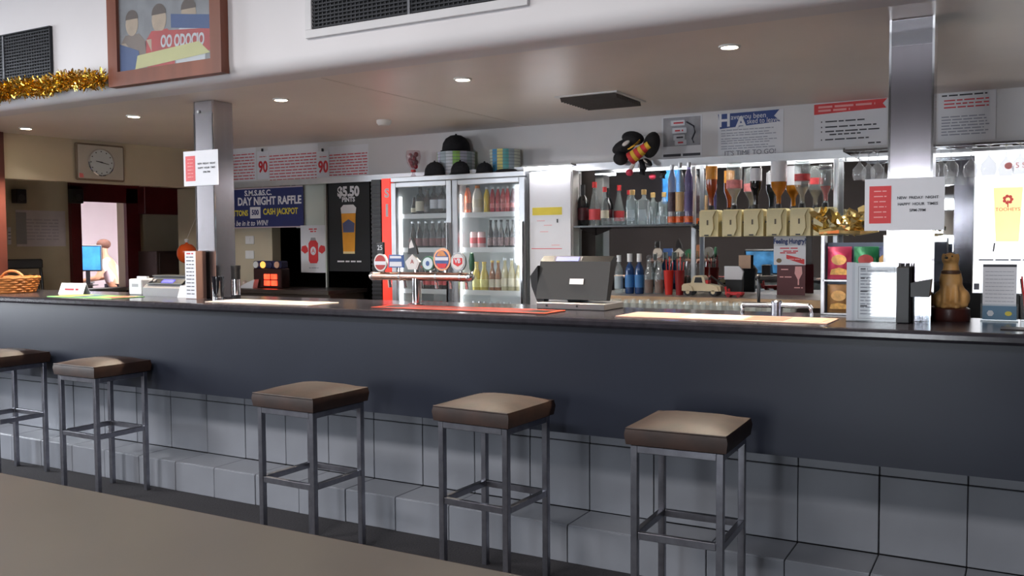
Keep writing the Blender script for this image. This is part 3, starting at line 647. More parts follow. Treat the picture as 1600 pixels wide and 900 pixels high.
fill(735, 758, 2, ZS[1], ('drink_can', 'pink and white can', canprof(.033, .15), pinkcan, (.05, .10), M('pink_red_label', (226, 80, 86), .5), None, None), 'on the right fridge door second shelf')
fill(762, 815, 6, ZS[1], ('beer_bottle', 'dark beer bottle', beerprof(.028, .25), g_dark, (.03, .10), M('mixed_label', (150, 120, 120), .5, var=.4, scale=40), (.235, .252, .0145), black), 'on the right fridge door second shelf')
fill(738, 763, 2, ZS[2], ('beer_bottle', 'yellow clear-glass bottle', beerprof(.031, .26), g_yel, (.04, .11), M('yellow_label', (240, 230, 150), .5, var=.2, scale=30), (.245, .262, .016), gold_cap), 'on the right fridge door third shelf')
fill(764, 783, 2, ZS[2], ('beer_bottle', 'amber beer bottle', beerprof(.028, .27), g_amber, (.04, .11), creamlab, (.255, .272, .0145), gold_cap), 'on the right fridge door third shelf')
fill(783, 816, 3, ZS[2], ('beer_bottle', 'clear bottle of pale beer', beerprof(.030, .29), GL('pale_beer', (226, 214, 170), .5), (.05, .12), M('white_gold_label', (226, 216, 190), .5, var=.2, scale=30), (.275, .292, .0155), silver_cap), 'on the right fridge door third shelf')
fill(735, 800, 7, ZS[3], ('beer_bottle', 'amber stubby bottle', beerprof(.030, .21), g_amber, (.03, .09), creamlab, (.195, .212, .0155), silver_cap), 'on the right fridge door lowest shelf')

# ---- on top of the fridge
def drum(lb, px, py0, py1, wpx, cols, y):
    p = U(px, py1, y); r = (U(px+wpx/2, py1, y).x-U(px-wpx/2, py1, y).x)/2; h = U(px, py0, y).z-FZ
    t = thing('striped_drum', lb, 'tin', (p.x, y, FZ)); n = 16
    MB().lathe([(r*.985, 0), (r*.985, h*.99), (r*.9, h)], n*2).build('tin_body', M('drum_grey', (176, 182, 184), .4, var=.05), t)
    for k in range(n):
        a0, a1 = 2*PI*k/n, 2*PI*(k+.94)/n
        MB().prism([(r*math.cos(a), r*math.sin(a)) for a in (a0, (a0+a1)/2, a1)]+[(.97*r*math.cos(a), .97*r*math.sin(a)) for a in (a1, (a0+a1)/2, a0)], .004, h*.985, 'Z').build('stripe', M(*cols[k % len(cols)], .5, var=.05), t)
    b = MB()
    for k in range(7): b.lathe([(r*1.003, h*(.1+.13*k)), (r*1.003, h*(.1+.13*k)+.003)], n*2)
    b.build('ridge_lines', M('drum_line', (120, 130, 130), .5), t)
    return p, r, h
S1 = [('stripe_white', (220, 224, 232)), ('stripe_lime', (156, 208, 110)), ('stripe_lilac', (202, 202, 222)), ('stripe_grey', (172, 186, 196))]
S2 = [('stripe_pale', (206, 214, 200)), ('stripe_blue', (60, 146, 196)), ('stripe_yellow', (230, 222, 140)), ('stripe_aqua', (106, 190, 190)), ('stripe_grey', (172, 186, 196))]
yd = FY+.24
p1, r1, h1 = drum('pale striped drum on the fridge with a black cap on top', 713, 238, 268, 50, S1, yd)
drum('blue and yellow striped drum at the right end of the fridge top', 789, 234, 262, 42, S2, yd)
def cap(lb, loc, rz, s=1, lean=0):
    t = thing('peaked_hat', lb, 'hat', loc, rz, 'black caps on the fridge')
    MB().lathe([(.088*s, 0), (.09*s, .02*s), (.084*s, .055*s), (.066*s, .085*s), (.035*s, .104*s), (0, .11*s)], 18).build('crown', blackfab, t, True)
    b = MB(); g = []
    for k in range(9):
        a = -PI*.5+PI*k/8-PI/2
        g.append((b.bm.verts.new((.088*s*math.cos(a), .088*s*math.sin(a), .012)), b.bm.verts.new((.095*s*math.cos(a), .088*s*math.sin(a)-.075*s*max(0, math.sin(PI*k/8))**.7, .004))))
    for q, r_ in zip(g, g[1:]): b.bm.faces.new((q[0], q[1], r_[1], r_[0]))
    o = b.build('peak', blackfab, t, True); m = o.modifiers.new('thickness', 'SOLIDIFY'); m.thickness = .004
    MB().ball((0, 0, .11*s), .008).build('button', blackfab, t, True)
    t.scale = (1, lean or 1, 1)
    return t
cap('black cap sitting on top of the pale striped drum', (p1.x, yd, FZ+h1), .4, 1.15)
for px, yy, rz, s_, lb in ((679, FY+.08, .0, .95, 'low black cap at the left end of the fridge top row'), (719, FY+.052, 0, .86, 'black cap in front of the pale striped drum'), (757, FY+.08, .1, .72, 'small black cap between the two striped drums')):
    cap(lb, (U(px, 268, yy).x, yy, FZ), rz, s_, .44)
for px, lb in ((783, 'flattened black cloth in front of the blue striped drum'),):
    p = U(px+8, 262, FY+.07); tag(MB().ball((p.x, FY+.07, FZ+.012), .085, .04, .014).build('folded_cloth', blackfab, smooth=True), lb, 'cloth')
# red lolly bouquet in a twisted wrapper
p = U(646, 276, FY+.15); t = thing('wrapped_bouquet', 'red sweets in a clear twisted wrapper standing on the fridge', 'decoration', (p.x, FY+.15, FZ))
MB().lathe([(.03, 0), (.012, .03), (.014, .06), (.045, .11), (.056, .16), (.05, .2)], 12).build('wrapper', GL('cellophane', (240, 220, 224), .15, .1), t, True)
for k in range(9): MB().ball((.022*math.cos(k*2.4), .022*math.sin(k*2.4), .085+.011*k), .017, .017, .02, u=8, v=6).build('sweet', M('dark_red_sweet', (150, 30, 50), .3, var=.1), t, True)
MB().lathe([(.017, .045), (.019, .052), (.017, .06)], 10).build('ribbon', red, t, True)

# ================================================================== WHITE CABINET
CX0, CX1 = FX1+.02, U(893, 360, FY+.02).x
t = thing('white_cabinet', 'plain white upright cabinet between the fridge and the bottle shelves', 'cabinet', (0, 0, 0))
MB().box(CX0, CX1, FY+.04, FY+.14, 0, U(860, 266, FY).z, .004).build('body', white, t)
zc1 = U(860, 268, FY).z
MB().box(CX0+.004, CX1-.004, FY+.02, FY+.04, .1, zc1, .004).build('door', M('white_enamel', (228, 226, 230), .3, var=.02), t)
x, z, wd, h = rect(832, 324, 878, 336, FY+.019); s1 = MB().box(x-wd/2, x+wd/2, FY+.018, FY+.02, z, z+h).build('yellow_sticker', M('yellow_sticker', (240, 216, 70), .5, var=.1), t)
MB().box(CX0+.02, CX1-.07, FY+.0185, FY+.02, U(850, 389, FY).z, U(850, 389, FY).z+.004).build('red_line', red, t)
for px, py in ((850, 362), (856, 352), (845, 345), (868, 383)): q = U(px, py, FY+.018); MB().box(q.x-.03, q.x+.03, FY+.0185, FY+.02, q.z-.002, q.z+.002).build('small_print', M('pale_pink_ink'), t)
q = U(870, 345, FY+.01); MB().box(q.x-.003, q.x+.003, FY+.014, FY+.02, q.z-.012, q.z+.012).build('latch', black, t)
t = thing('tube_light', 'bright white tube light above the white cabinet', 'lamp', ((CX0+CX1)/2, FY-.03, zc1+.02))
MB().box(-.17, .19, -.02, .06, .012, .024).build('batten', white, t); MB().cyl((-.16, 0, 0), (.18, 0, 0), .010, 10).build('tube', tubeglow, t, True)

# ================================================================== BACK BENCH, SHELF, MIRROR FRONT
bb = thing('back_bench', 'timber-edged back bench under the mirror with a pale top', 'bench', (0, 0, 0))
BZ = 1.03; BY0 = 5.15
MB().box(-2.42, -.94, BY0, YW-.02, BZ-.035, BZ, .003).build('bench_top', M('grey_bench_top', (150, 140, 132), .3, var=.1, scale=10), bb)
MB().box(-2.42, -.94, BY0-.015, BY0, BZ-.045, BZ-.002, .003).build('edge_strip', M('pale_timber_edge', (190, 160, 126), .4, var=.15, scale=10), bb)
MB().box(-2.40, -.96, BY0+.06, YW-.02, .0, BZ-.035).build('carcass', paint_dark, bb)
for px, lb in ((905, 'chrome shelf upright at the left end of the bottle shelf'), (1084, 'chrome shelf upright between the tall bottles and the spirit dispensers'), (1306, 'chrome shelf upright right of the spirit dispensers')):
    x_ = U(px, 330, 5.60).x; t = thing('shelf_upright', lb, 'post', (x_, 5.60, 0), group='chrome shelf uprights')
    MB().box(-.013, .013, -.012, .012, BZ if px < 1300 else BZ+.0, 1.86, .002).build('post', alu, t)
    MB().box(-.016, .016, -.016, .016, 1.83, 1.86).build('top_clip', chrome, t)
SZ = 1.462; sx0, sx1 = CX1+.006, U(1086, 350, 5.40).x
t = thing('glass_shelf', 'glass shelf with chrome front edge holding bottles before the mirror', 'shelf', (0, 0, 0))
MB().box(sx0, sx1, 5.40, YW-.02, SZ-.008, SZ).build('glass_plate', glass_g, t); MB().box(sx0, sx1, 5.392, 5.40, SZ-.010, SZ+.001).build('edge_strip', M('dark_edge', (70, 72, 74), .3, .5), t)
for x_ in (sx0+.02, sx1-.03): MB().prism([(5.42, SZ-.008), (YW-.02, SZ-.008), (YW-.02, SZ-.06), (5.44, SZ-.02)], x_-.006, x_+.006, 'X').build('bracket', chrome, t)
# LED strip under the top rail
t = thing('strip_light', 'thin white strip light under the top rail above the spirit bottles', 'lamp', (0, 0, 0))
MB().box(-2.5, .3, 5.615, 5.655, 1.866, 1.872).build('channel', alu, t); MB().box(-2.5, .3, 5.62, 5.65, 1.862, 1.866).build('diffuser', M('strip_glow', (255, 250, 244), .5, emit=20), t)
# bottles on the glass shelf
def on_shelf(px, y=5.48): return (U(px, 345, y).x, y, SZ)
bottle('wine_bottle', 'dark wine bottle with gold band at the left end of the glass shelf', 'bottle', on_shelf(911), wineprof(.036, .27), g_dark, (.04, .12), M('black_red_label', (70, 24, 30), .5, var=.4, scale=30), (.2, .272, .0145), black)
bottle('wine_bottle', 'clear bottle with a pink label, second from the left on the glass shelf', 'bottle', on_shelf(929), [(.034, 0), (.037, .01), (.035, .12), (.014, .22), (.013, .28), (.015, .285)], g_clear, (.04, .11), M('pink_red_label', ), (.25, .288, .0155), red)
bottle('wine_bottle', 'slim clear bottle with a red cap, third from the left on the glass shelf', 'bottle', on_shelf(945), [(.022, 0), (.026, .01), (.025, .12), (.012, .2), (.012, .25)], g_clear, (.05, .1), creamlab, (.22, .252, .0135), red)
def tumbler(name, lb, loc, r, h, grp=None, inv=False):
    t = thing(name, lb, 'glass', loc, 0, grp)
    MB().lathe([(r*.8, 0), (r, h), (r*.93, h), (r*.75, .008), (0, .008)], 14).build('bowl', glass, t, True)
    return t
first = None
for k in range(6):
    loc = (U(952+k*7.2, 345, 5.44).x, 5.44, SZ)
    if first is None: first = tumbler('shot_glass', 'small shot glass left of the clear spirit bottles, first from left', loc, .016, .05, 'shot glasses on the shelf')
    else: dup(first, loc, k, 'small shot glass left of the clear spirit bottles, %s from left' % NTH[k])
first = None
for k in range(5):
    loc = (U(1012+k*7.6, 345, 5.45).x, 5.45, SZ)
    if first is None: first = tumbler('shot_glass', 'small glass right of the clear spirit bottles, bottom row, first from left', loc, .018, .055, 'glasses right of the spirit bottles')
    else: dup(first, loc, k, 'small glass right of the clear spirit bottles, bottom row, %s from left' % NTH[k])
for k in (1, 3): dup(first, (U(1012+k*7.6, 345, 5.45).x, 5.45, SZ+.058), k, '%s small glass stacked on top, right of the clear spirit bottles' % ('left' if k == 1 else 'right'))
for px, lb in ((988, 'square clear spirit bottle with a cork cap, left one of two on the glass shelf'), (1006, 'square clear spirit bottle with a cork cap, right one of two on the glass shelf')):
    t = thing('spirit_bottle', lb, 'bottle', on_shelf(px, 5.5), 0, 'clear square spirit bottles')
    MB().box(-.032, .032, -.026, .026, 0, .165, .008, 2).lathe([(.026, .16), (.014, .18), (.014, .2)], 12).build('glass_body', GL('frosted_clear', (224, 236, 238), .3), t, True)
    MB().lathe([(.016, .195), (.017, .225), (.013, .228)], 12).build('cork', M('cork', (214, 178, 116), .7, var=.15, scale=40), t, True)
    MB().box(-.024, .024, -.0275, -.0265, .03, .1).build('paper_label', M('silver_grey_label', (170, 182, 188), .5, var=.1), t)
tb = [(1050, GL('grey_clear', (170, 166, 172), .5), M('dark_print_label', (70, 50, 60), .5, var=.5, scale=40), 'slim grey tall bottle, left of three at the shelf end', .28),
      (1062, g_clear, M('cream_orange_label', (226, 190, 140), .5, var=.1), 'tall bottle with a cream label, middle of three at the shelf end', .29),
      (1076, GL('violet_clear', (150, 140, 190), .4), M('violet_label', (88, 78, 130), .5, var=.2), 'tall bottle with a violet label, right of three at the shelf end', .29)]
for px, bm_, lm, lb, hh in tb:
    t = thing('tall_bottle', lb, 'bottle', on_shelf(px, 5.44), 0, 'tall slim bottles at the shelf end')
    MB().lathe([(.024, 0), (.026, .01), (.026, hh), (.02, hh+.02), (.012, hh+.05), (.012, hh+.08)], 14).build('glass_body', bm_, t, True)
    MB().lathe([(.0268, .08), (.0268, .2)], 14).build('paper_label', lm, t, True); MB().lathe([(.014, hh+.06), (.014, hh+.09), (.0, hh+.092)], 12).build('cap', silver_cap, t, True)
    MB().lathe([(.0264, .012), (.0264, .05)], 14).build('base_band', M('orange_red_base', (214, 96, 40), .4, var=.4, scale=60), t, True)
# spirit dispensers with inverted bottles
def dispenser(lb, loc):
    t = thing('spirit_dispenser', lb, 'dispenser', loc, 0, 'cream spirit dispensers')
    MB().prism([(-.058, 0), (.058, 0), (.058, .15), (.05, .163), (-.05, .163), (-.058, .15)], .02, .13, 'Y').build('housing', cream, t)
    MB().prism([(-.052, .006), (.018, .006), (.036, .05), (.030, .12), (.046, .155), (-.052, .155)], -.004, .02, 'Y').build('front_cover', M('cream_front', (206, 194, 152), .4, var=.05), t)
    MB().box(-.02, .006, -.007, .0, .004, .012).build('spout_slot', black, t)
    MB().box(-.006, .004, -.006, -.003, .07, .1).build('emblem', M('dark_emblem', (90, 78, 60), .5), t)
    MB().cyl((0, .07, .163), (0, .07, .19), .022, 12, .018).build('collar', black, t, True)
    MB().box(-.072, -.058, .05, .09, .08, .09).build('lug', black, t)
    return t
DX = [U(p, 345, 5.42).x for p in (1106, 1142, 1176, 1212, 1249, 1286)]
DN = ['first from the left', 'second from the left', 'third from the left', 'third from the right', 'second from the right', 'rightmost']
DZ = U(1190, 369, 5.42).z
d0 = dispenser('cream spirit dispenser, first from the left in the row of six', (DX[0], 5.42, DZ))
for x_, nm in list(zip(DX, DN))[1:]: dup(d0, (x_, 5.42, DZ), 0, 'cream spirit dispenser, %s in the row of six' % nm)
rail = thing('dispenser_rail', 'dark rail carrying the six spirit dispensers before the mirror', 'rail', (0, 0, DZ+.05)); MB().box(-1.78, -.88, 5.56, 5.585, 0, .05).build('bar', black, rail)
spec = [('inverted amber spirit bottle with an orange label', GL('amber_spirit', (168, 74, 24), .7), M('orange_label', (226, 150, 50), .5, var=.2), (.16, .24), .034, .235),
        ('inverted large clear spirit bottle', g_clear, M('pale_red_label', (214, 130, 130), .5, var=.3, scale=30), (.10, .15), .047, .275),
        ('inverted dark bottle with a white label', g_dark, paper, (.14, .215), .034, .245),
        ('inverted golden spirit bottle with a large white label', GL('gold_spirit', (206, 130, 30), .55), paper, (.13, .25), .046, .265),
        ('inverted clear bottle with a red diagonal label', g_clear, M('red_white_label', (206, 70, 74), .5, var=.4, scale=18), (.13, .17), .044, .265),
        ('inverted square clear bottle with red spirit in its neck', g_clear, M('clear_grey_label', (120, 120, 126), .5, var=.2), (.19, .2), .038, .24)]
for x_, nm, (lb, gm, lm, lz, r, hh) in zip(DX, DN, spec):
    hh -= .02
    t = thing('spirit_bottle', lb+' on the %s dispenser' % nm, 'bottle', (x_, 5.49, DZ+.191), 0, 'inverted spirit bottles')
    MB().lathe([(.014, 0), (.015, .045), (r*.75, .08), (r, .105), (r, hh-.012), (r*.93, hh), (r*.7, hh-.006), (0, hh-.01)], 16).build('glass_body', gm, t, True)
    MB().lathe([(r+.001, lz[0]), (r+.001, lz[1])], 16).build('paper_label', lm, t, True)
    if 'clear' in lb or 'golden' in lb:
        MB().lathe([(.011, .01), (.012, .045), (r*.66, .08), (r*.8, .095)], 12).build('liquid', {True: GL('red_spirit', (206, 40, 30), .7), False: GL('pale_spirit', (214, 190, 160), .3)}['red spirit' in lb], t, True)
# things on the back bench
def on_bench(px, y=5.36): return (U(px, 450, y).x, y, BZ)
bottle('gin_bottle', 'pale clear bottle at the left end of the back bench, beside the till', 'bottle', on_bench(967), wineprof(.027, .24), g_clear, (.03, .11), M('silver_grey_label'), (.2, .242, .0145), white)
gb = bottle('gin_bottle', 'blue gin bottle with a white cap, left of the two on the back bench', 'bottle', on_bench(984), wineprof(.029, .25), GL('blue_gin', (34, 74, 130), .75), (.04, .12), M('blue_label', (60, 120, 180), .5, var=.1), (.2, .252, .0165), white, 'blue gin bottles')
dup(gb, on_bench(999), 1, 'darker blue gin bottle, right of the two on the back bench')
for px, lb in ((1014, 'glass decanter of brown spirit, left one on the back bench'), (1030, 'glass decanter of brown spirit, right one on the back bench')):
    t = thing('decanter', lb, 'decanter', on_bench(px), 0, 'brown spirit decanters'); MB().lathe([(.027, 0), (.031, .01), (.031, .1), (.025, .14), (.014, .17), (.014, .21), (.018, .215)], 14).build('glass_body', g_clear, t, True)
    MB().lathe([(.025, .006), (.0285, .012), (.0285, .09), (0, .09)], 14).build('liquid', GL('brown_spirit', (140, 74, 26), .8), t, True); MB().ball((0, 0, .23), .016).build('stopper', glass, t, True)
for px, lb in ((1045, 'red plastic tumbler with straws on the back bench, left one'), (1062, 'dark red plastic tumbler on the back bench, right one')):
    t = thing('red_tumbler', lb, 'tumbler', on_bench(px, 5.33), 0, 'red tumblers'); rm = M('red_tumbler_plastic', (214, 50, 40), .3, var=.1) if px < 1050 else M('dark_red_plastic', (140, 30, 34), .3, var=.1)
    MB().lathe([(.022, 0), (.032, .15), (.029, .15), (.02, .006), (0, .006)], 16).build('cup', rm, t, True)
    for k in range(5): MB().tube([(.01*math.cos(k*1.3), .01*math.sin(k*1.3), .01), (.026*math.cos(k*1.3), .026*math.sin(k*1.3), .2+.008*k)], .003, 6).build('straw', black if k % 2 else red, t)
# toy truck
p = on_bench(1100, 5.30); t = thing('toy_truck', 'cream toy pickup tow truck with red hook on the back bench', 'toy', p, 0)
tc = M('toy_cream_enamel', (226, 210, 176), .3, var=.05)
MB().prism([(-.125, .03), (-.125, .06), (-.115, .072), (-.07, .078), (-.055, .115), (-.04, .122), (.0, .122), (.012, .11), (.02, .075), (.11, .06), (.115, .03)], -.04, .04, 'Y').build('body', tc, t)
for sy in (-.042, .042): MB().prism([(-.048, .08), (-.04, .112), (-.004, .112), (.004, .08)], sy-.001, sy+.001, 'Y').build('side_window', black, t)
for x_ in (-.085, .07):
    for sy in (-1, 1):
        o = MB().cyl((x_, sy*.034, .024), (x_, sy*.05, .024), .024, 16).build('wheel', black, t, True); MB().cyl((x_, sy*.05, .024), (x_, sy*.052, .024), .012, 12).build('hub_cap', tc, o, True)
for x_ in (-.085, .07): MB().prism([(x_-.034, .03), (x_-.024, .056), (x_, .064), (x_+.024, .056), (x_+.034, .03)], -.052, -.04, 'Y').build('mudguard', tc, t)
MB().tube([(.02, 0, .075), (.04, 0, .12), (.15, 0, .045)], .006, 8).build('tow_boom', black, t, True); MB().box(.012, .034, -.03, .03, .07, .095, .003).build('winch', red, t); MB().tube([(.15, 0, .045), (.155, 0, .02), (.17, 0, .015)], .007, 8).build('tow_hook', red, t, True)
p = on_bench(1148, 5.24); t = thing('red_toy_trailer', 'small red toy part lying right of the cream truck', 'toy', p)
MB().box(-.05, .05, -.03, .03, .012, .03, .004).build('bed', red, t)
for x_ in (-.03, .03): MB().cyl((x_, -.036, .012), (x_, .036, .012), .012, 12).build('wheel', M('dark_red_plastic'), t, True)
MB().tube([(-.05, 0, .025), (-.055, 0, .06), (-.06, 0, .05)], .006, 6).build('arm', red, t, True)
# papers / signs on the mirror
x, z, wd, h = rect(1209, 369, 1259, 414, 5.60); t = sheet('menu_sign', 'white feeling hungry sign propped against the mirror', 'sign', x, z, wd, h, 5.60)
text('Feeling Hungry?', .042, blue, t, 0, h*.82, sx=.72, bold=.0015); lines(t, [(-wd*.3, wd*.25, h*.58), (-wd*.2, wd*.3, h*.48), (-wd*.3, wd*.2, h*.42)], inkred, .007)
poly(t, [(-wd*.1, h*.22), (wd*.46, h*.02), (wd*.46, h*.2), (-wd*.1, h*.36)], red, 'red_stamp', -.0015); lines(t, [(-wd*.02, wd*.4, h*.2)], M('pale_pink_ink'), .005, y=-.003)
poly(t, [(-wd*.33+.016*math.cos(a), h*.15+.014*math.sin(a)) for a in [2*PI*k/10 for k in range(10)]], M('brown_plate_print', (120, 100, 70), .5), 'plate_print', -.0015)
x, z, wd, h = rect(1214, 414, 1258, 459, 5.56); t = thing('wine_card', 'dark maroon wine list card with a pale wine glass, under the hungry sign', 'card', (x, 5.56, BZ)); h = z+h-BZ
MB().box(-wd/2, wd/2, 0, .004, 0, h).build('card', M('maroon_card', (86, 26, 32), .4, var=.1), t)
pk = M('pale_pink_print', (232, 170, 168), .5)
poly(t, [(wd*.15, h*.95), (wd*.38, h*.95), (wd*.40, h*.72), (wd*.29, h*.52), (wd*.29, h*.34), (wd*.24, h*.34), (wd*.24, h*.52), (wd*.13, h*.72)], pk, 'printed_wine_glass', -.001); lines(t, [(-wd*.35, -wd*.1, h*.85), (-wd*.4, wd*.02, h*.6), (wd*.12, wd*.42, h*.25)], pk, .006)
x, z, wd, h = rect(1131, 416, 1158, 437, 5.5); t = thing('paper_stack', 'small stand holding white papers on the back bench beside the truck', 'papers', (x, 5.5, BZ)); MB().box(-wd/2, wd/2, .03, .06, 0, z+h-BZ-.02, .002).build('stand', black, t); MB().prism([(-wd/2, z-BZ), (wd/2, z-BZ), (wd/2+.01, z-BZ+h*.6), (wd*.35, z-BZ+h), (-wd/2, z-BZ+h)], .01, .03, 'Y').build('sheets', paper, t)
x, z, wd, h = rect(1149, 399, 1168, 420, 5.58); t = sheet('note_card', 'small brown note stuck on the mirror above the truck', 'note', x, z, wd, h, 5.655, M('brown_note', (176, 146, 124), .6, var=.06))
# upside-down glasses in a low rack behind the bar
t = thing('glass_rack', 'low wire rack of clean glasses behind the bar counter', 'rack', (-1.45, 4.55, 0)); MB().box(-.62, .52, -.14, .14, .9, .915).build('tray', steel_dark, t)
for x_ in (-.6, .5):
    for y_ in (-.12, .12): MB().box(x_-.012, x_+.012, y_-.012, y_+.012, 0, .9).build('leg', steel_dark, t)
first = None
for r_ in range(2):
    for k in range(13):
        loc = (-2.02+k*.085, 4.48+r_*.12, .915)
        if first is None: first = tumbler('beer_glass', 'clean beer glass in the low rack behind the bar, front row, first from left', loc, .034, .13, 'upturned glasses in the rack')
        else: dup(first, loc, k*.3, 'clean beer glass in the low rack behind the bar, %s row, %s from left' % (('front', 'rear')[r_], NTH[k]))
# hanging wine glasses
t = thing('glass_hanger', 'chrome overhead rail from which the wine glasses hang', 'rack', (0, 0, 0))
RZ = U(1440, 233, 5.3).z
MB().box(-.86, .3, 5.22, 5.232, RZ, RZ+.012).box(-.86, .3, 5.38, 5.392, RZ, RZ+.012).box(-.86, -.85, 5.22, YW-.03, RZ, RZ+.02).box(.29, .3, 5.22, YW-.03, RZ, RZ+.02).build('rails', chrome, t)
first = None; wl = [1343, 1357, 1371, 1457, 1470, 1486, 1517, 1545, 1572, 1594]
for px, y_ in ((1343, 5.253), (1371, 5.253), (1457, 5.253), (1486, 5.253), (1517, 5.362), (1545, 5.253), (1572, 5.362), (1594, 5.253), (1357, 5.362), (1470, 5.362)):
    loc = (U(px, 255, y_).x, y_, RZ-.155)
    if first is None:
        first = thing('wine_glass', 'upturned wine glass hanging from the overhead rail, first from left', 'glass', loc, 0, 'hanging wine glasses')
        MB().lathe([(.030, 0), (.037, .03), (.034, .06), (.012, .085), (.004, .10), (.004, .15), (.03, .158), (.03, .16), (0, .16)], 16).build('bowl', GL('wine_glass_clear', (250, 252, 255), .22), first, True)
    else: dup(first, loc, px, 'upturned wine glass hanging from the overhead rail, %s from left' % NTH[wl.index(px)])
# cider poster at the right edge, its glare put in as emission
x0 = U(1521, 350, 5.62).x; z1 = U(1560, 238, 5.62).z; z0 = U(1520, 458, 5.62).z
t = thing('beer_glare_poster', 'white poster with a pale beer glass at the right edge, glare painted as glow', 'sign', (x0, 5.60, z0)); wd, h = .5, z1-z0
MB().box(0, wd, .004, .055, 0, h, .003).build('box', white, t); MB().box(.004, wd-.004, 0, .004, .004, h-.004).build('face', M('glare_poster_face', (236, 238, 244), .4, emit=.75, var=.02), t)
gx = .165
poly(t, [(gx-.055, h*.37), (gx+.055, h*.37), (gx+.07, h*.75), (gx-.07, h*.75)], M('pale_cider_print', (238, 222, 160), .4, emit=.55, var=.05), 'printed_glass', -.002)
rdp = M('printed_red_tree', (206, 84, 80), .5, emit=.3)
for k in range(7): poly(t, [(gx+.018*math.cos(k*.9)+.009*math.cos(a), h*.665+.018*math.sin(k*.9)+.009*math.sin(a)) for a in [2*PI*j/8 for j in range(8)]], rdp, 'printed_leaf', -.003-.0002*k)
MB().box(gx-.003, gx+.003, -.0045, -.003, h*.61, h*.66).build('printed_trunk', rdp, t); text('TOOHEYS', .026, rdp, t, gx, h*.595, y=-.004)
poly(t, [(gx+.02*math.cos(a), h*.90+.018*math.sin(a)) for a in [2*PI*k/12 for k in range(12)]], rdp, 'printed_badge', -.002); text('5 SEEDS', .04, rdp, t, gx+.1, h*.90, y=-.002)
lines(t, [(.03, .3, h*.24)], M('pale_grey_ink'), .008, y=-.001); MB().box(.008, .035, -.001, 0, .02, .055).build('square_mark', M('mid_grey_ink'), t)
MB().tube([(gx-.065, -.006, h*.30), (gx-.06, -.006, h*.36)], .004, 6).build('glass_foot_mark', ink, t)

# ================================================================== ON THE BAR, LEFT TO RIGHT
wick = M('orange_wicker', (196, 124, 62), .6, var=.3, scale=40)
t = thing('wicker_basket', 'woven orange-brown basket with a hoop handle at the left end of the bar', 'basket', (-5.93, 3.66, ZT))
MB().lathe([(.15, 0), (.18, .08), (.172, .08), (.145, .006), (0, .006)], 28).build('liner', M('wicker_inner', (150, 92, 48), .7, var=.2), t, True)
for k in range(6):
    z = .008+k*.0155; r = .155+.025*k/5; n = 32
    MB().tube([((r+.004*(1 if j % 2 == k % 2 else -1))*math.cos(2*PI*j/n), (r+.004*(1 if j % 2 == k % 2 else -1))*math.sin(2*PI*j/n), z) for j in range(n+1)], .0085, 6).build('weave_band', wick, t, True)
MB().tube([(.181*math.cos(2*PI*j/32), .181*math.sin(2*PI*j/32), .096+.004*(j % 2)) for j in range(33)], .011, 6).build('rim', wick, t, True)
MB().tube([(.13*math.cos(PI*j/14)+.04, 0, .08+.065*math.sin(PI*j/14)) for j in range(15)], .008, 8).build('handle', wick, t, True)
# little tent card
t = thing('tent_card', 'small white tent card with red print beside the basket', 'card', (-5.33, 3.72, ZT), .1)
MB().prism([(-.03, 0), (0, .07), (.03, 0), (.028, 0), (0, .066), (-.028, 0)], -.11, .11, 'X').build('card', paper, t)
lines(t, [(-.06, .06, .03)], inkred, .012, y=-.0195)
# bar mats
def mat_(lb, x0, x1, y0, y1, base, border=None, blobs=(), grp='bar mats'):
    t = thing('bar_mat', lb, 'mat', ((x0+x1)/2, (y0+y1)/2, ZT), 0, grp); a, c = (x1-x0)/2, (y1-y0)/2
    MB().box(-a, a, -c, c, 0, .004, .001).build('mat', base, t)
    if border:
        bw = .018
        for (q0, q1, s0_, s1_) in ((-a, a, -c, -c+bw), (-a, a, c-bw, c), (-a, -a+bw, -c+bw, c-bw), (a-bw, a, -c+bw, c-bw)): MB().box(q0, q1, s0_, s1_, .004, .0052).build('border', border, t)
    for i, (fx0, fx1, m) in enumerate(blobs): MB().box(-a+2*a*fx0, -a+2*a*fx1, -c*.7, c*.7, .004, .0048+.0002*(i % 2)).build('printed_block', m, t)
    return t
grn = M('green_print', (120, 196, 90), .5, var=.1)
mat_('colourful green, yellow and blue bar mat left of the card machine', -5.18, -4.58, 3.43, 3.66, M('green_mat', (112, 176, 96), .5, var=.1), None, ((.05, .3, yellow), (.32, .5, blue), (.52, .75, grn), (.77, .97, red)))
mat_('pale printed bar mat right of the left steel column', -3.85, -3.12, 3.46, 3.70, M('pale_mat', (206, 188, 176), .4, var=.1, scale=10), None, ((.05, .45, paper), (.55, .95, M('peach_print', (230, 180, 150), .5, var=.1))))
mat_('black bar mat with an orange-red border before the beer taps', -2.72, -1.78, 3.46, 3.66, M('black_rubber', (34, 26, 26), .4, var=.1), M('orange_red_print', (236, 80, 44), .5, var=.05), ((.15, .85, M('dark_red_print', (110, 30, 30), .5, var=.2)),))
mat_('pale pink printed bar mat left of the chip rack', -1.46, -.62, 3.47, 3.72, M('pinkish_mat', (206, 166, 150), .4, var=.2, scale=14), None, ((.04, .3, M('peach_print')), (.32, .6, paper), (.62, .8, M('salmon_print', (220, 120, 100), .5, var=.2)), (.82, .97, M('peach_print'))))
mat_('small dark coaster at the far right end of the bar', -.06, .08, 3.50, 3.60, M('black_rubber'), None, ())
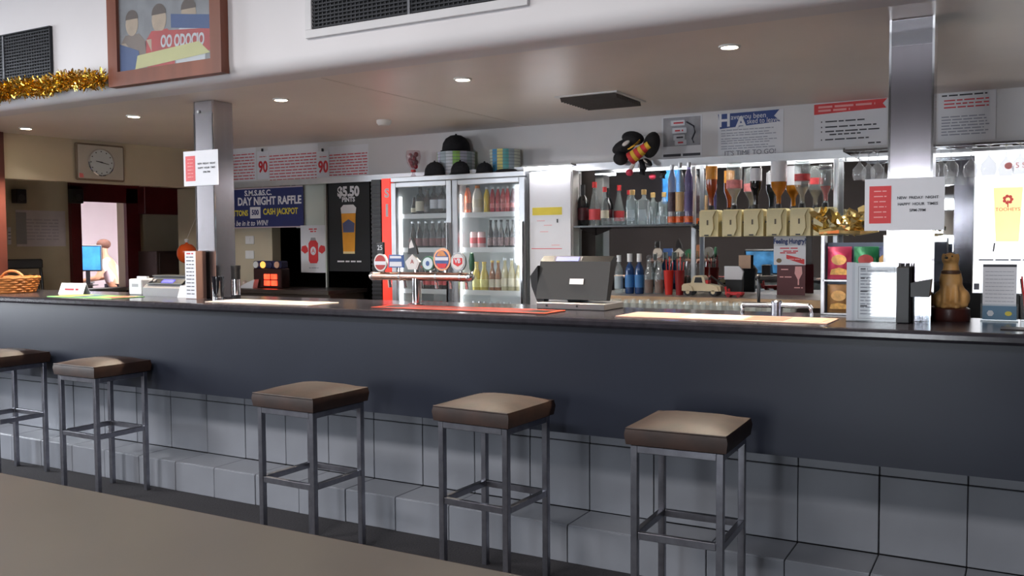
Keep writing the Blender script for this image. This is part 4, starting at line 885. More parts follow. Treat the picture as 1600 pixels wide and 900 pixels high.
# white printer and card machine
t = thing('receipt_printer', 'small white receipt printer left of the grey card machine', 'printer', (-4.83, 3.86, ZT)); MB().box(-.06, .06, -.07, .07, 0, .10, .008, 2).build('case', white, t); MB().box(-.045, .045, -.02, .0, .1, .115).build('paper_roll_edge', paper, t); MB().box(-.03, .03, -.071, -.07, .05, .07).build('panel', M('grey_print_tone'), t)
t = thing('card_machine', 'flat grey till machine with blue lit display left of the menu stand', 'machine', (-4.52, 3.84, ZT)); MB().prism([(-.09, 0), (.1, 0), (.1, .115), (.0, .115), (-.09, .05)], -.19, .19, 'X').build('case', M('grey_machine', (128, 126, 128), .4, var=.05), t)
MB().box(-.19, .19, -.02, .1, .115, .125, .003).build('lid', black, t); o = MB().box(-.17, .14, -.006, 0, -.026, .026, .004).build('fascia', black, t); o.location = (0, -.052, .085); o.rotation_euler = (-.95, 0, 0)
o2 = MB().box(-.05, .05, -.008, -.005, -.014, .014).build('display', M('blue_display', (60, 60, 240), .4, emit=1.5), o)
for k in range(2): MB().cyl((-.15+k*.035, -.006, 0), (-.15+k*.035, -.014, 0), .012, 12).build('dial', M('grey_machine'), o, True)
t = thing('price_ticket', 'small white leaning ticket left of the tall menu stand', 'card', (-4.31, 3.70, ZT), .2); MB().prism([(0, 0), (.03, .07), (.031, .07), (.002, 0)], -.03, .03, 'X').build('card', paper, t)
# tall three-sided menu stand
t = thing('menu_stand', 'tall slim white and brown menu stand in front of the left steel column', 'menu', (-4.145, 3.665, ZT), .0)
MB().prism([(-.045, -.035), (.04, -.035), (.04, .04), (-.045, .04)], 0, .275, 'Z').build('stand', M('brown_menu_side', (120, 92, 84), .5, var=.08), t)
MB().box(-.045, .04, -.037, -.035, .004, .273).build('white_page', paper, t)
lines(t, [(-.034, .028, .03+.021*k) for k in range(11)], ink, .005, y=-.038)
lines(t, [(-.03, .024, .26)], inkred, .008, y=-.038)
# black cups
t = thing('black_cup', 'short black cup beside the foot of the left steel column', 'cup', (-3.965, 3.66, ZT), 0, 'black canisters'); MB().lathe([(.030, 0), (.036, .13), (.033, .13), (.028, .01), (0, .01)], 18).build('cup', GL('smoky_black', (30, 30, 36), .85), t, True); MB().lathe([(.031, .0), (.0315, .015)], 18).build('base_ring', chrome, t, True)
t = thing('black_canister', 'taller black canister with chrome band right of the black cup', 'canister', (-3.96, 3.79, ZT), 0, 'black canisters'); MB().lathe([(.027, 0), (.027, .165), (.029, .17), (.029, .19), (.0, .192)], 18).build('body', black, t, True); MB().lathe([(.0275, .02), (.0275, .11)], 18).build('chrome_band', chrome, t, True)
# beer tap font
TX = U(651, 450, 3.70).x; ty = 3.70
t = thing('beer_tap_font', 'T-shaped chrome and copper beer tap bar with seven badges', 'beer tap', (TX, ty, ZT))
zb_ = U(651, 432, ty).z-ZT; xl = U(583, 432, ty).x-TX; xr_ = U(734, 432, ty).x-TX
MB().lathe([(.045, 0), (.045, .008), (.024, .014), (.024, zb_-.01)], 20).build('post', chrome, t, True)
MB().cyl((xl, 0, zb_), (xr_, 0, zb_), .021, 18).build('crossbar', copper, t, True)
for x_ in (xl, xr_): MB().ball((x_, 0, zb_), .023).build('end_cap', chrome, t, True)
for x_ in (xl*.35, xr_*.4, xr_*.85): MB().cyl((x_-.006, 0, zb_), (x_+.006, 0, zb_), .0235, 18).build('band', chrome, t, True)
PX = (U(661, 410, ty).x-U(651, 410, ty).x)/10; PZ = (U(651, 400, ty).z-U(651, 410, ty).z)/10
def badge(px, top, bot, shape, m, trim, extra=None):
    x_ = U(px, (top+bot)/2, ty).x-TX; z0_ = U(px, bot, ty).z-ZT; z1_ = U(px, top, ty).z-ZT; h = (z1_-z0_)/2; zc_ = (z0_+z1_)/2; wdt = shape[1]*PX/2
    lever = MB().tube([(x_, .01, zb_), (x_, .005, zc_)], .007, 8).build('tap_lever', chrome, t, True)
    MB().tube([(x_, 0, zb_), (x_, .05, zb_-.01), (x_, .06, zb_-.06)], .009, 8).build('spout', chrome, lever, True)
    if shape[0] == 'oval': pts = [(x_+wdt*math.cos(a), zc_+h*math.sin(a)) for a in [2*PI*k/20 for k in range(20)]]
    elif shape[0] == 'tri': pts = [(x_-wdt, z0_), (x_+wdt, z0_), (x_+wdt*.5, zc_+h*.5), (x_, z1_), (x_-wdt*.5, zc_+h*.5)]
    elif shape[0] == 'dia': pts = [(x_-wdt, zc_), (x_-wdt*.6, z0_), (x_+wdt*.6, z0_), (x_+wdt, zc_), (x_, z1_)]
    else: pts = [(x_-wdt, z0_), (x_+wdt, z0_), (x_+wdt*.9, z1_), (x_-wdt*.9, z1_)]
    o = MB().prism(pts, -.02, -.008, 'Y').build('tap_badge', trim, lever)
    cx, cz = x_, zc_
    MB().prism([(cx+(a-cx)*.82, cz+(c-cz)*.82) for a, c in pts], -.0215, -.02, 'Y').build('badge_face', m, o)
    return lever, x_, zc_, h, wdt
mred = M('badge_red', (170, 44, 40), .4, var=.2, scale=30); mgrn = M('badge_green', (44, 96, 70), .4, var=.1); mblu = M('badge_blue', (60, 90, 150), .4, var=.15, scale=30)
lv, x_, zc_, h, wdt = badge(598, 396, 424, ('oval', 21), mred, M('badge_white', (220, 216, 212), .4)); MB().box(x_-wdt*.9, x_+wdt*.9, -.023, -.0215, zc_-.012, zc_+.006).build('name_band', paper, lv)
o = MB().box(x_-.022, x_+.022, -.02, -.006, zc_+h-.004, zc_+h+.058, .003).build('top_plate', black, lv); text('25', .034, paper, lv, x_, zc_+h+.028, y=-.022)
lv, x_, zc_, h, wdt = badge(622, 398, 418, ('rect', 24), paper, mblu); MB().box(x_-wdt*.9, x_+wdt*.9, -.024, -.0215, zc_-.002, zc_+.014).build('name_band', mblu, lv)
lv, x_, zc_, h, wdt = badge(648, 397, 421, ('dia', 23), M('badge_white'), M('badge_white')); MB().prism([(x_-.028, zc_+h), (x_+.03, zc_+h), (x_+.024, zc_+h+.03), (x_-.002, zc_+h+.085), (x_-.022, zc_+h+.05)], -.02, -.006, 'Y').build('top_plate', black, lv); MB().prism([(x_-.018, zc_+h+.028), (x_+.012, zc_+h+.034), (x_-.004, zc_+h+.072), (x_-.016, zc_+h+.05)], -.0215, -.02, 'Y').build('top_face', M('badge_white'), lv); text('A', .03, mred, lv, x_, zc_, y=-.023)
lv, x_, zc_, h, wdt = badge(672, 400, 423, ('oval', 19), M('badge_pale', (206, 222, 226), .4, var=.1), mgrn); MB().prism([(x_+.011*math.cos(a), zc_+.013*math.sin(a)) for a in [2*PI*k/10 for k in range(10)]], -.0225, -.0215, 'Y').build('centre_mark', mblu, lv)
lv, x_, zc_, h, wdt = badge(694, 388, 423, ('oval', 26), mblu, M('badge_bronze', (176, 120, 90), .3, .6, var=.1)); MB().prism([(x_-wdt*.6, zc_-h*.35), (x_+wdt*.6, zc_-h*.35), (x_+wdt*.4, zc_-h*.75), (x_-wdt*.4, zc_-h*.75)], -.023, -.0215, 'Y').build('red_foot', red, lv); MB().box(x_-wdt*.75, x_+wdt*.75, -.023, -.0215, zc_-.004, zc_+.012).build('name_band', paper, lv); MB().prism([(x_-wdt*.6, zc_+h*.3), (x_+wdt*.6, zc_+h*.3), (x_+wdt*.2, zc_+h*.78), (x_-wdt*.3, zc_+h*.78)], -.023, -.0215, 'Y').build('orange_top', M('badge_orange', (214, 140, 80), .4, var=.2, scale=40), lv)
lv, x_, zc_, h, wdt = badge(719, 394, 424, ('oval', 22), M('badge_white'), M('badge_grey', (130, 130, 130), .3, .5)); MB().prism([(x_-wdt*.6, zc_+h*.4), (x_+wdt*.6, zc_+h*.4), (x_+wdt*.6, zc_-h*.2), (x_, zc_-h*.5), (x_-wdt*.6, zc_-h*.2)], -.0225, -.0215, 'Y').build('red_crest', red, lv); text('VB', .03, paper, lv, x_, zc_+.004, y=-.024, bold=.001)
x_ = U(737, 400, ty).x-TX; MB().lathe([(.006, 0), (.012, .01), (.014, .05), (.009, .085), (0, .09)], 12, (x_, 0, zb_+.03)).build('green_handle', mgrn, t, True); MB().tube([(xr_, 0, zb_), (x_, 0, zb_+.005), (x_, 0, zb_+.03)], .007, 8).build('side_lever', chrome, t, True)
# till: screen faces the staff side, back and small customer display face the room
tx0, tx1 = U(842, 435, 3.82).x, U(953, 435, 3.82).x; wd = (tx1-tx0)/2
t = thing('till_terminal', 'black touchscreen till seen from behind with a small blue customer display', 'till', ((tx0+tx1)/2, 3.80, ZT))
MB().box(-wd*.85, wd*1.05, -.06, .16, 0, .032, .004).build('cash_base', M('grey_till_base', (120, 116, 116), .35, .5, var=.05), t)
MB().box(-wd*.2, wd*.2, .02, .12, .032, .12, .006).build('neck', black, t)
pf = [(-.02, .045), (.02, .04), (.105, .235), (.07, .245), (.03, .22)]
bod = MB().prism(pf, -wd*.98, wd, 'X').build('screen_body', M('till_black', (15, 15, 18), .4, var=.06), t)
MB().prism([(.0235, .05), (.1, .228), (.1025, .227), (.026, .049)], -wd*.92, wd*.94, 'X').build('touchscreen', M('till_screen', (60, 110, 150), .3, emit=.9, var=.5, scale=12), bod)
MB().prism([(-wd*.98, .08), (-wd*.80, .05), (-wd*.8, .02), (-wd*1.0, .03), (-wd*1.16, .10), (-wd*1.2, .15), (-wd*.98, .2)], .0, .05, 'Y').build('card_reader', M('till_black'), t)
o = MB().box(-.088, .06, -.006, .0, -.018, .018, .003).build('customer_display', M('display_bezel', (70, 70, 84), .3), t); o.location = (-wd*.15, .045, .227); o.rotation_euler = (-.62, 0, 0)
d_ = MB().box(-.07, .045, -.008, -.006, -.011, .011).build('display_glass', M('blue_lcd', (92, 100, 220), .4, emit=.7), o)
o = MB().box(-.04, .03, -.001, 0, -.013, .013).build('white_sticker', paper, t); o.location = (.03, -.002, .128); o.rotation_euler = (-.27, 0, -.0)
MB().cyl((-wd*.55, -.061, .018), (-wd*.55, -.064, .018), .005, 10).cyl((wd*.3, -.061, .018), (wd*.3, -.064, .018), .005, 10).build('base_screws', black, t)
# chrome pourer font near the staff side
x0 = U(1160, 475, 3.92).x; x1 = U(1264, 478, 3.92).x
t = thing('chrome_tap_rail', 'low chrome post-mix tube with black knob behind the pink bar mat', 'tap', ((x0+x1)/2, 3.92, ZT)); L = (x1-x0)/2
MB().cyl((-L, 0, .035), (L, 0, .035), .012, 14).build('tube', chrome, t, True); MB().lathe([(.024, 0), (.024, .05), (.018, .056)], 16, (L*.05, 0, 0)).build('clamp', steel_dark, t, True)
MB().tube([(L, 0, .035), (L*1.06, 0, .025), (L*1.06, 0, 0)], .010, 10).build('elbow', chrome, t, True); MB().tube([(-L*.98, 0, .035), (-L, 0, .02), (-L, 0, 0)], .009, 10).build('support', chrome, t, True)
MB().tube([(-L*.5, 0, .04), (-L*.5, .0, .10), (-L*.52, 0, .15)], [.007, .008, .006], 8).build('lever', black, t, True); MB().ball((-L*.52, 0, .155), .012).build('knob', black, t, True)
# chip rack
cx0, cx1 = U(1287, 440, 3.95).x, U(1384, 440, 3.95).x
t = thing('chip_rack', 'grey wire rack holding chip packets left of the right steel column', 'rack', ((cx0+cx1)/2, 3.955, ZT)); a = (cx1-cx0)/2
for sx in (-a, a): MB().box(sx-.008, sx+.008, -.03, .03, 0, .33, .003).build('side_post', alu, t)
for z in (.002, .14): MB().box(-a, a, -.03, .03, z, z+.006).build('tray', alu, t)
MB().box(-a, a, .026, .03, 0, .3).build('back_plate', M('blue_grey_card', (110, 120, 140), .5, var=.1), t)
def chip_pack(lb, x, z, m, m2, wdt=.095, h=.135, y=-.0):
    t2 = thing('chip_packet', lb, 'packet', (x, 3.955+y, z)); b = MB(); n, mm = 6, 8
    for sgn in (-1, 1):
        g = [[b.bm.verts.new((wdt*(i/n-.5), sgn*.016*max(0, math.sin(PI*i/n))**.6*max(0, math.sin(PI*min(max((j/mm-.08)/.84, 0), 1)))**.6+sgn*.0006, h*j/mm)) for j in range(mm+1)] for i in range(n+1)]
        for i in range(n):
            for j in range(mm): b.bm.faces.new((g[i][j], g[i+1][j], g[i+1][j+1], g[i][j+1]))
    b.build('bag', m, t2, True)
    poly(t2, [(.03*math.cos(q), h*.6+.022*math.sin(q)) for q in [2*PI*k/14 for k in range(14)]], m2, 'printed_badge', -.0175); poly(t2, [(-.035, h*.14), (.035, h*.14), (.03, h*.3), (0, h*.36), (-.03, h*.3)], M('golden_chip_print', (210, 160, 80), .5, var=.3, scale=60), 'printed_chips', -.0175)
    MB().box(-wdt/2, wdt/2, -.001, .001, h*.955, h).build('top_seal', m, t2)
chip_pack('pink-red chip packet at the left of the rack', cx0+.062, ZT+.148, M('pink_foil', (196, 56, 90), .3, .3, var=.15, scale=20), M('gold_badge', (220, 170, 100), .5, var=.3, scale=40))
chip_pack('green chip packet right of the pink one in the rack', cx0+.166, ZT+.148, M('green_foil', (30, 116, 70), .3, .3, var=.15, scale=20), mred)
chip_pack('dark blue chip packet beside the right steel column', cx0+.246, ZT+.149, M('navy_foil', (50, 60, 90), .3, .4, var=.2, scale=20), M('gold_badge'), .062)
chip_pack('golden brown packet on the lower tray of the chip rack', cx0+.062, ZT+.009, M('brown_foil', (150, 108, 62), .4, .2, var=.25, scale=20), M('gold_badge'), .095, .118)
t = thing('gold_foil_bow', 'crumpled gold foil bow on top of the chip rack', 'decoration', ((cx0+cx1)/2-.03, 3.955, ZT+.332))
b = MB()
for k in range(34):
    c_ = Vector((random.uniform(-.13, .13), random.uniform(-.03, .03), random.uniform(.025, .1))); n1 = Vector((random.gauss(0, 1), random.gauss(0, 1), random.gauss(0, 1))).normalized(); n2 = n1.orthogonal().normalized(); s_ = random.uniform(.02, .04)
    vs = [b.bm.verts.new(c_+n1*s_*math.cos(q)+n2*s_*.6*math.sin(q)+n1.cross(n2)*random.uniform(-.012, .012)) for q in [2*PI*j/6 for j in range(6)]]; ce = b.bm.verts.new(c_)
    for j in range(6): b.bm.faces.new((ce, vs[j], vs[(j+1) % 6]))
b.build('foil_loops', M('champagne_foil', (236, 214, 150), .18, 1, var=.15, scale=15), t, kind='stuff'); MB().ball((.0, 0, .05), .04, .03, .035).build('foil_knot', M('champagne_foil'), t, True); MB().tube([(-.11, 0, .012), (-.03, -.008, .02), (.05, .006, .014), (.12, 0, .02)], [.012, .02, .016, .01], 8).build('foil_band', M('champagne_foil'), t)
# acrylic menu holder in front of the right column
mx0, mx1 = U(1336, 460, 3.66).x, U(1403, 460, 3.66).x; t = thing('menu_holder', 'clear stand with a white printed menu page before the right steel column', 'menu', ((mx0+mx1)/2, 3.655, ZT), 0); a = (mx1-mx0)/2
MB().box(-a, a, 0, .003, .004, .222).build('page', paper, t); MB().box(-a-.03, a+.003, -.003, -.001, .0, .226).build('acrylic_sheet', glass, t); MB().box(-a-.03, a+.003, -.02, .05, 0, .003).build('acrylic_foot', glass, t)
MB().prism([(-a-.03, -.003), (-a, 0), (-a, .03), (-a-.03, .03)], .003, .224, 'Z').build('side_leaf', M('pale_lilac_page', (206, 206, 216), .4, var=.03), t)
MB().box(-a+.012, a-.012, -.0008, -.0002, .012, .013).box(-a+.012, a-.012, -.0008, -.0002, .208, .209).box(-a+.012, -a+.013, -.0008, -.0002, .012, .209).box(a-.013, a-.012, -.0008, -.0002, .012, .209).build('page_border', ink, t)
lines(t, [(-a+.02, -a+random.uniform(.06, .13), .03+.0125*k) for k in range(14)], M('mid_grey_ink'), .0035, y=-.0008); lines(t, [(-a+.02, -a+.045, z) for z in (.2, .165, .115, .06)], ink, .005, y=-.0008)
# straw and napkin caddy
sx = U(1427, 470, 3.66).x; t = thing('straw_caddy', 'black caddy of straws and clear cups before the right steel column', 'caddy', (sx, 3.655, ZT))
MB().box(-.055, -.008, -.035, .035, 0, .21, .004).build('tall_bin', black, t); MB().prism([(-.006, .1), (.056, .1), (.062, .165), (-.006, .15)], -.035, .035, 'Y').build('napkin_bin', black, t)
for k in (0, 1): MB().lathe([(.013, 0), (.0155, .10), (.014, .1), (.012, .004), (0, .004)], 12, (.012+.03*k, 0, 0)).build('clear_cup', glass, t, True)
for k in range(8): MB().tube([(-.046+.005*k, .01*math.sin(k), .15), (-.05+.006*k, .012*math.sin(k*2), .222)], .0025, 6).build('straw', black, t)
# donation dog
dx = U(1483, 470, 3.86).x+.005; t = thing('dog_collection_box', 'golden sitting dog charity box on a dark red round base', 'collection box', (dx, 3.86, ZT))
dogm = M('golden_dog_paint', (224, 170, 104), .45, var=.14, scale=18)
MB().lathe([(.068, 0), (.07, .006), (.068, .045), (.06, .05), (0, .05)], 24).build('base', M('dark_red_base', (84, 40, 34), .4, var=.2, scale=20), t, True)
b = MB(); b.ball((0, 0, .058), .064, .05, .016).ball((.004, .008, .10), .048, .042, .06).ball((0, -.002, .15), .042, .036, .06).ball((0, -.006, .195), .030, .028, .04).ball((-.004, -.012, .235), .026, .026, .025).ball((-.012, -.034, .236), .015, .022, .013)
b.ball((.02, -.032, .09), .012, .012, .05).ball((-.018, -.034, .09), .012, .012, .05).ball((.022, -.044, .055), .016, .02, .01).ball((-.018, -.046, .055), .016, .02, .01).ball((.046, .006, .085), .022, .03, .035).ball((-.044, .006, .08), .02, .03, .03).ball((-.027, -.004, .238), .008, .012, .02).ball((.022, -.004, .238), .008, .012, .02)
o = b.build('dog_body', dogm, t, True); md = o.modifiers.new('join', 'REMESH'); md.mode = 'VOXEL'; md.voxel_size = .005; md.use_smooth_shade = True; sm = o.modifiers.new('soften', 'SMOOTH'); sm.iterations = 6
MB().lathe([(.033, .178), (.035, .182), (.034, .19), (.031, .192)], 18, (0, -.005, 0)).build('collar', M('brown_collar', (96, 66, 48), .5), t, True)
MB().ball((-.013, -.056, .240), .006, .004, .005).build('nose', black, t, True)
for s_ in (-1, 1): MB().ball((-.006+s_*.011, -.037, .246), .003).build('eye', black, t, True)
MB().ball((-.002, -.024, .2605), .012, .003, .0015).build('coin_slot', black, t)
# acrylic card holder at the right end
hx = U(1562, 460, 3.88).x; t = thing('leaflet_holder', 'clear leaflet holder with white and blue cards at the right end of the bar', 'leaflet holder', (hx, 3.88, ZT)); a = .063
MB().box(-a, a, 0, .004, .0, .23).build('back_plate', glass, t); MB().box(-a, a, -.03, .03, 0, .004).build('foot', glass, t)
MB().box(-a+.006, a-.008, -.004, -.001, .045, .215).build('leaflet', paper, t); MB().box(-a+.006, a-.006, -.010, -.005, .006, .058).build('front_card', M('teal_blue_card', (88, 136, 170), .5, var=.1), t); MB().prism([(.03+.012*math.cos(q), .03+.009*math.sin(q)) for q in [2*PI*k/10 for k in range(10)]], -.0112, -.010, 'Y').build('yellow_mark', yellow, t); MB().prism([(-.03+.012*math.cos(q), .03+.012*math.sin(q)) for q in [2*PI*k/6 for k in range(6)]], -.0112, -.010, 'Y').build('white_mark', paper, t)
MB().box(-a, a, -.012, -.0105, .0, .065).build('front_plate', glass, t); MB().box(-a+.006, a-.008, -.0045, -.004, .205, .214).build('dark_heading', ink, t); lines(t, [(-a+.014, a-.016, .075+.014*k) for k in range(9)], M('pale_grey_ink'), .0018, y=-.0046)
# small glass with red straws at the very edge
t = thing('straw_glass', 'small glass with red swizzle sticks at the right picture edge', 'glass', (U(1597, 460, 3.9).x+.02, 3.9, ZT)); MB().lathe([(.024, 0), (.03, .1), (.028, .1), (.022, .006), (0, .006)], 14).build('glass', glass, t, True)
for k in range(5): MB().tube([(.008*math.cos(k*1.3), .008*math.sin(k*1.3), .01), (.03*math.cos(k*1.3), .03*math.sin(k*1.3), .14+.01*k)], .003, 6).build('stick', red if k % 2 else M('dark_emblem'), t)

# ================================================================== HANGING TOY ON THE RAIL
p = U(998, 235, 5.50); t = thing('hanging_sports_toy', 'black cloth toy rider with red and yellow striped body hung on the white wall', 'toy', (p.x, 5.50, p.z))
b = MB(); b.ball((-.10, 0, .03), .085, .05, .045, Matrix.Rotation(-.35, 3, 'Y')).ball((-.04, .0, .08), .075, .05, .045, Matrix.Rotation(.2, 3, 'Y')).build('black_cap_cloth', blackfab, t, True)
MB().ball((.085, 0, .03), .055, .05, .085, Matrix.Rotation(.3, 3, 'Y')).build('black_glove', blackfab, t, True); MB().ball((-.12, -.01, -.045), .05, .045, .045).build('black_wheel', blackfab, t, True)
strip = [red, M('toy_yellow', (236, 190, 60), .6, var=.05)]
for k in range(6): MB().cyl((-.045+.022*k, -.035, -.055+.014*k), (-.045+.022*(k+1), -.035, -.055+.014*(k+1)), .042-.003*k, 14).build('striped_body', strip[k % 2], t, True)
MB().tube([(-.06, -.03, .01), (0, -.06, .03), (.03, -.05, .06)], .007, 6).build('gold_cord', gold, t, True)
MB().tube([(.02, 0, -.06), (.03, 0, -.12), (.02, 0, -.155)], .024, 10).build('dark_leg', blackfab, t, True); MB().tube([(-.03, -.01, -.08), (-.05, -.01, -.12)], .014, 8).build('striped_leg', M('badge_white'), t, True); MB().ball((-.055, -.02, -.14), .025, .02, .022).build('pink_boot', M('pink_boot', (214, 60, 90), .5, var=.1), t, True)
MB().ball((-.07, -.045, .045), .03, .008, .014, Matrix.Rotation(-.5, 3, 'Y')).build('white_patch', M('badge_white'), t, True); MB().ball((.07, -.02, -.08), .035, .02, .016, Matrix.Rotation(.7, 3, 'Y')).build('dark_shoe', blackfab, t, True); MB().ball((.06, -.035, -.075), .02, .01, .006, Matrix.Rotation(.7, 3, 'Y')).build('shoe_stripe', M('badge_white'), t, True)
MB().tube([(0, .0, .09), (0, .19, .12)], .003, 6).build('hook', chrome, t)

# ================================================================== LEFT END: BENCH, BALLOON, LANTERN, CLOCK, PASSAGE
t = thing('low_back_counter', 'dark low counter in the opening below the raffle banner', 'counter', (0, 0, 0)); MB().box(-5.95, -4.45, 5.16, 5.62, .98, 1.01, .003).build('top', M('dark_counter_top', (60, 54, 52), .3, var=.1), t); MB().box(-5.93, -4.47, 5.2, 5.6, 0, .98).build('carcass', paint_dark, t)
p = U(425, 463, 5.38); t = thing('red_lantern', 'small glowing red lamp box with coloured round top on the dark counter', 'lamp', (p.x, 5.38, 1.01))
MB().box(-.15, .15, -.05, .05, 0, .155, .006).build('case', M('lantern_case', (50, 22, 20), .4, var=.1), t)
for r_ in range(2):
    for k in range(2): MB().box(-.03+.075*k, .035+.075*k, -.058, -.05, .02+.05*r_, .062+.05*r_, .003).build('red_lens', M('red_glow', (240, 60, 36), .4, emit=1.6, var=.3, scale=20), t)
MB().box(-.16, .14, -.045, .045, .155, .215, .01).build('top_unit', M('navy_plastic', (44, 44, 84), .4, var=.1), t)
for k, m in enumerate((white, M('orange_glow', (240, 170, 80), .4, emit=.7), M('navy_plastic'), M('peach_print'))): MB().cyl((-.12+.075*k, -.045, .185), (-.12+.075*k, -.052, .185), .027, 14).build('round_lens', m, t, True)
p = U(388, 460, 5.3); t = thing('paper_pile', 'loose white papers on the dark counter left of the red lamp', 'papers', (p.x, 5.3, 1.01)); MB().prism([(-.09, 0), (.08, 0), (.1, .07), (.02, .045)], -.03, .02, 'Y').build('sheets', paper, t); MB().ball((-.07, .03, .03), .022, .022, .03).build('light_bulb_ornament', M('pale_mat'), t, True)
p = U(522, 455, 7.6); t = thing('storage_carton', 'brown storage cartons on the floor of the dark back room', 'carton', (p.x, 7.7, 0)); MB().box(-.35, .35, -.2, .2, 0, .62, .006).build('lower_carton', M('cardboard', (120, 96, 70), .8, var=.1), t); MB().box(-.3, .3, -.18, .18, .625, .95, .006).build('upper_carton', M('cardboard'), t)
p = U(292, 396, 5.5); t = thing('orange_balloon', 'round orange balloon hanging left of the left steel column', 'balloon', (p.x, 5.5, p.z)); MB().lathe([(.0, -.088)]+[(.085*math.sin(PI*k/12), -.088*math.cos(PI*k/12)) for k in range(1, 11)]+[(.02, .082), (.008, .09), (.012, .1)], 20).build('balloon', M('orange_rubber', (242, 96, 40), .25, var=.05), t, True); MB().lathe([(.014, .096), (.02, .11), (.018, .125), (0, .126)], 12).build('white_neck', white, t, True); MB().tube([(0, 0, .12), (0, .1, .3), (0, .2, .42)], .0015, 6).build('string', white, t)
# clock on the lintel wall
rzc = math.atan2(cdir.y, cdir.x); cp = cw0+cdir*((4.70-cw0.y)/cdir.y); t = thing('wall_clock', 'square silver-framed clock with round dial on the beige wall at left', 'clock', (cp.x+.004, cp.y, 1.865), rzc)
MB().box(-.20, .20, -.03, -.002, 0, .29, .012, 2).build('frame', M('bronze_frame', (128, 112, 96), .35, .6, var=.1), t); MB().box(-.185, .185, -.034, -.03, .015, .275, .003).build('face_plate', M('pale_champagne', (196, 190, 178), .35, .3, var=.05), t)
R3 = Matrix.Rotation(PI/2, 3, 'X')
MB().lathe([(.105, 0), (.108, .006), (.1, .01)], 32, (0, -.034, .145), R3, False).build('dial_ring', chrome, t, True); MB().lathe([(.1, .002), (0, .003)], 32, (0, -.034, .145), R3).build('dial', M('dial_pale', (206, 212, 214), .4, var=.03), t)
for k in range(12): a_ = 2*PI*k/12; MB().box(.085*math.sin(a_)-.004, .085*math.sin(a_)+.004, -.040, -.038, .145+.085*math.cos(a_)-.004, .145+.085*math.cos(a_)+.004).build('hour_mark', ink, t)
MB().prism([(-.012, .143), (.06, .130), (.06, .134), (-.012, .15)], -.044, -.042, 'Y').build('minute_hand', black, t); MB().prism([(0.01, .141), (-.045, .150), (-.045, .155), (.01, .149)], -.042, -.040, 'Y').build('hour_hand', black, t)
MB().prism([(-.18, .02), (-.145, .02), (-.15, .05), (-.18, .055)], -.036, -.034, 'Y').build('pink_sticker', M('pink_label'), t)
# notice wall
def on_notice(name, lb, cat, px0, py0, px1, py1):
    a_ = UX(px0, (py0+py1)/2, XN); b_ = UX(px1, (py0+py1)/2, XN); m_ = (px0+px1)/2; zt_ = UX(m_, py0, XN).z; zb2 = UX(m_, py1, XN).z
    return thing(name, lb, cat, (XN, (a_.y+b_.y)/2, zb2), PI/2), b_.y-a_.y, zt_-zb2
t, wd, h = on_notice('notice_sheet', 'large shiny white notice sheet on the beige passage wall', 'notice', 25, 329, 102, 385); MB().box(-wd/2, wd/2, -.004, 0, 0, h).build('sheet', M('laminated_paper', (206, 198, 204), .2, var=.08, scale=6), t); lines(t, [(-wd*.3, wd*.35, h*(.2+.09*k)) for k in range(7)], M('faint_ink', (176, 168, 178), .5), .012, y=-.005); MB().box(-wd/2, -wd*.3, -.005, -.004, .02, h-.02).build('side_strip', M('grey_print_tone'), t)
for px, lb in ((23, 'small black wall speaker at the left of the notice sheet'), (112, 'small black wall speaker left of the dark red hatch frame')):
    t, wd, h = on_notice('wall_speaker', lb, 'speaker', px-8, 296, px+8, 318); MB().box(-wd/2, wd/2, -.1, -.02, 0, h, .006).build('cabinet', black, t); MB().cyl((0, -.1, h*.4), (0, -.106, h*.4), wd*.3, 16).build('cone', M('dark_grey_metal'), t, True); MB().box(-.012, .012, -.02, 0, h*.4, h*.6).build('bracket', black, t)
t, wd, h = on_notice('narrow_strip_notice', 'narrow white slip on the beige wall at the far left', 'notice', 12, 355, 17, 382); MB().box(-wd/2, wd/2, -.003, 0, 0, h).build('slip', paper, t); lines(t, [(-wd*.4, wd*.4, h*q) for q in (.3, .5, .7)], ink, .006, y=-.004)
# black chair in the passage
p = UX(38, 430, -6.95); t = thing('folding_chair', 'black high-backed bar chair standing in the passage behind the basket', 'chair', (-6.95, p.y, 0), 1.2)
for sx in (-.17, .17):
    for sy in (-.15, .15): MB().tube([(sx*1.1, sy*1.1, 0), (sx, sy, .75)], .013, 8).build('leg', black, t, True)
    MB().tube([(sx, .15, .75), (sx, .2, 1.06), (sx*.95, .22, 1.24)], .013, 8).build('back_post', black, t, True)
MB().box(-.2, .2, -.19, .19, .74, .79, .02, 2).build('seat', blackfab, t, True); MB().box(-.18, .18, .19, .215, 1.17, 1.25, .01).build('back_rail', black, t); MB().box(-.15, .15, .17, .2, .88, 1.12, .01).build('backrest', M('dark_grey_fabric', (60, 58, 58), .8, var=.2, scale=40), t)
# ---- far office: desk, monitor, chair and the seated person
fw = Vector((-.80, -.60, 0)); PP = Vector((-12.93, 9.84, 0)); ang = math.atan2(fw.y, fw.x)
t = thing('office_desk', 'grey office desk with the monitor beyond the hatch', 'desk', (-13.62, 9.15, 0), ang); MB().box(-.35, .35, -.9, .7, .72, .75, .004).build('top', M('grey_ledge'), t)
for sy in (-.85, .65): MB().box(-.33, .33, sy-.02, sy+.02, 0, .72).build('side_panel', paint_dark, t)
p = U(136, 404, 8.95); t = thing('computer_monitor', 'blue-lit computer monitor in front of the seated person', 'monitor', (p.x, 8.95, .75), .55)
MB().box(-.22, .22, .0, .04, .22, .62, .008).build('casing', black, t); MB().box(-.2, .2, -.003, 0, .24, .6).build('screen', M('office_screen', (50, 120, 200), .3, emit=.9, var=.3, scale=6), t); MB().box(-.03, .03, .01, .03, .01, .22).build('stem', black, t); MB().box(-.12, .12, -.06, .1, 0, .012).build('foot', black, t)
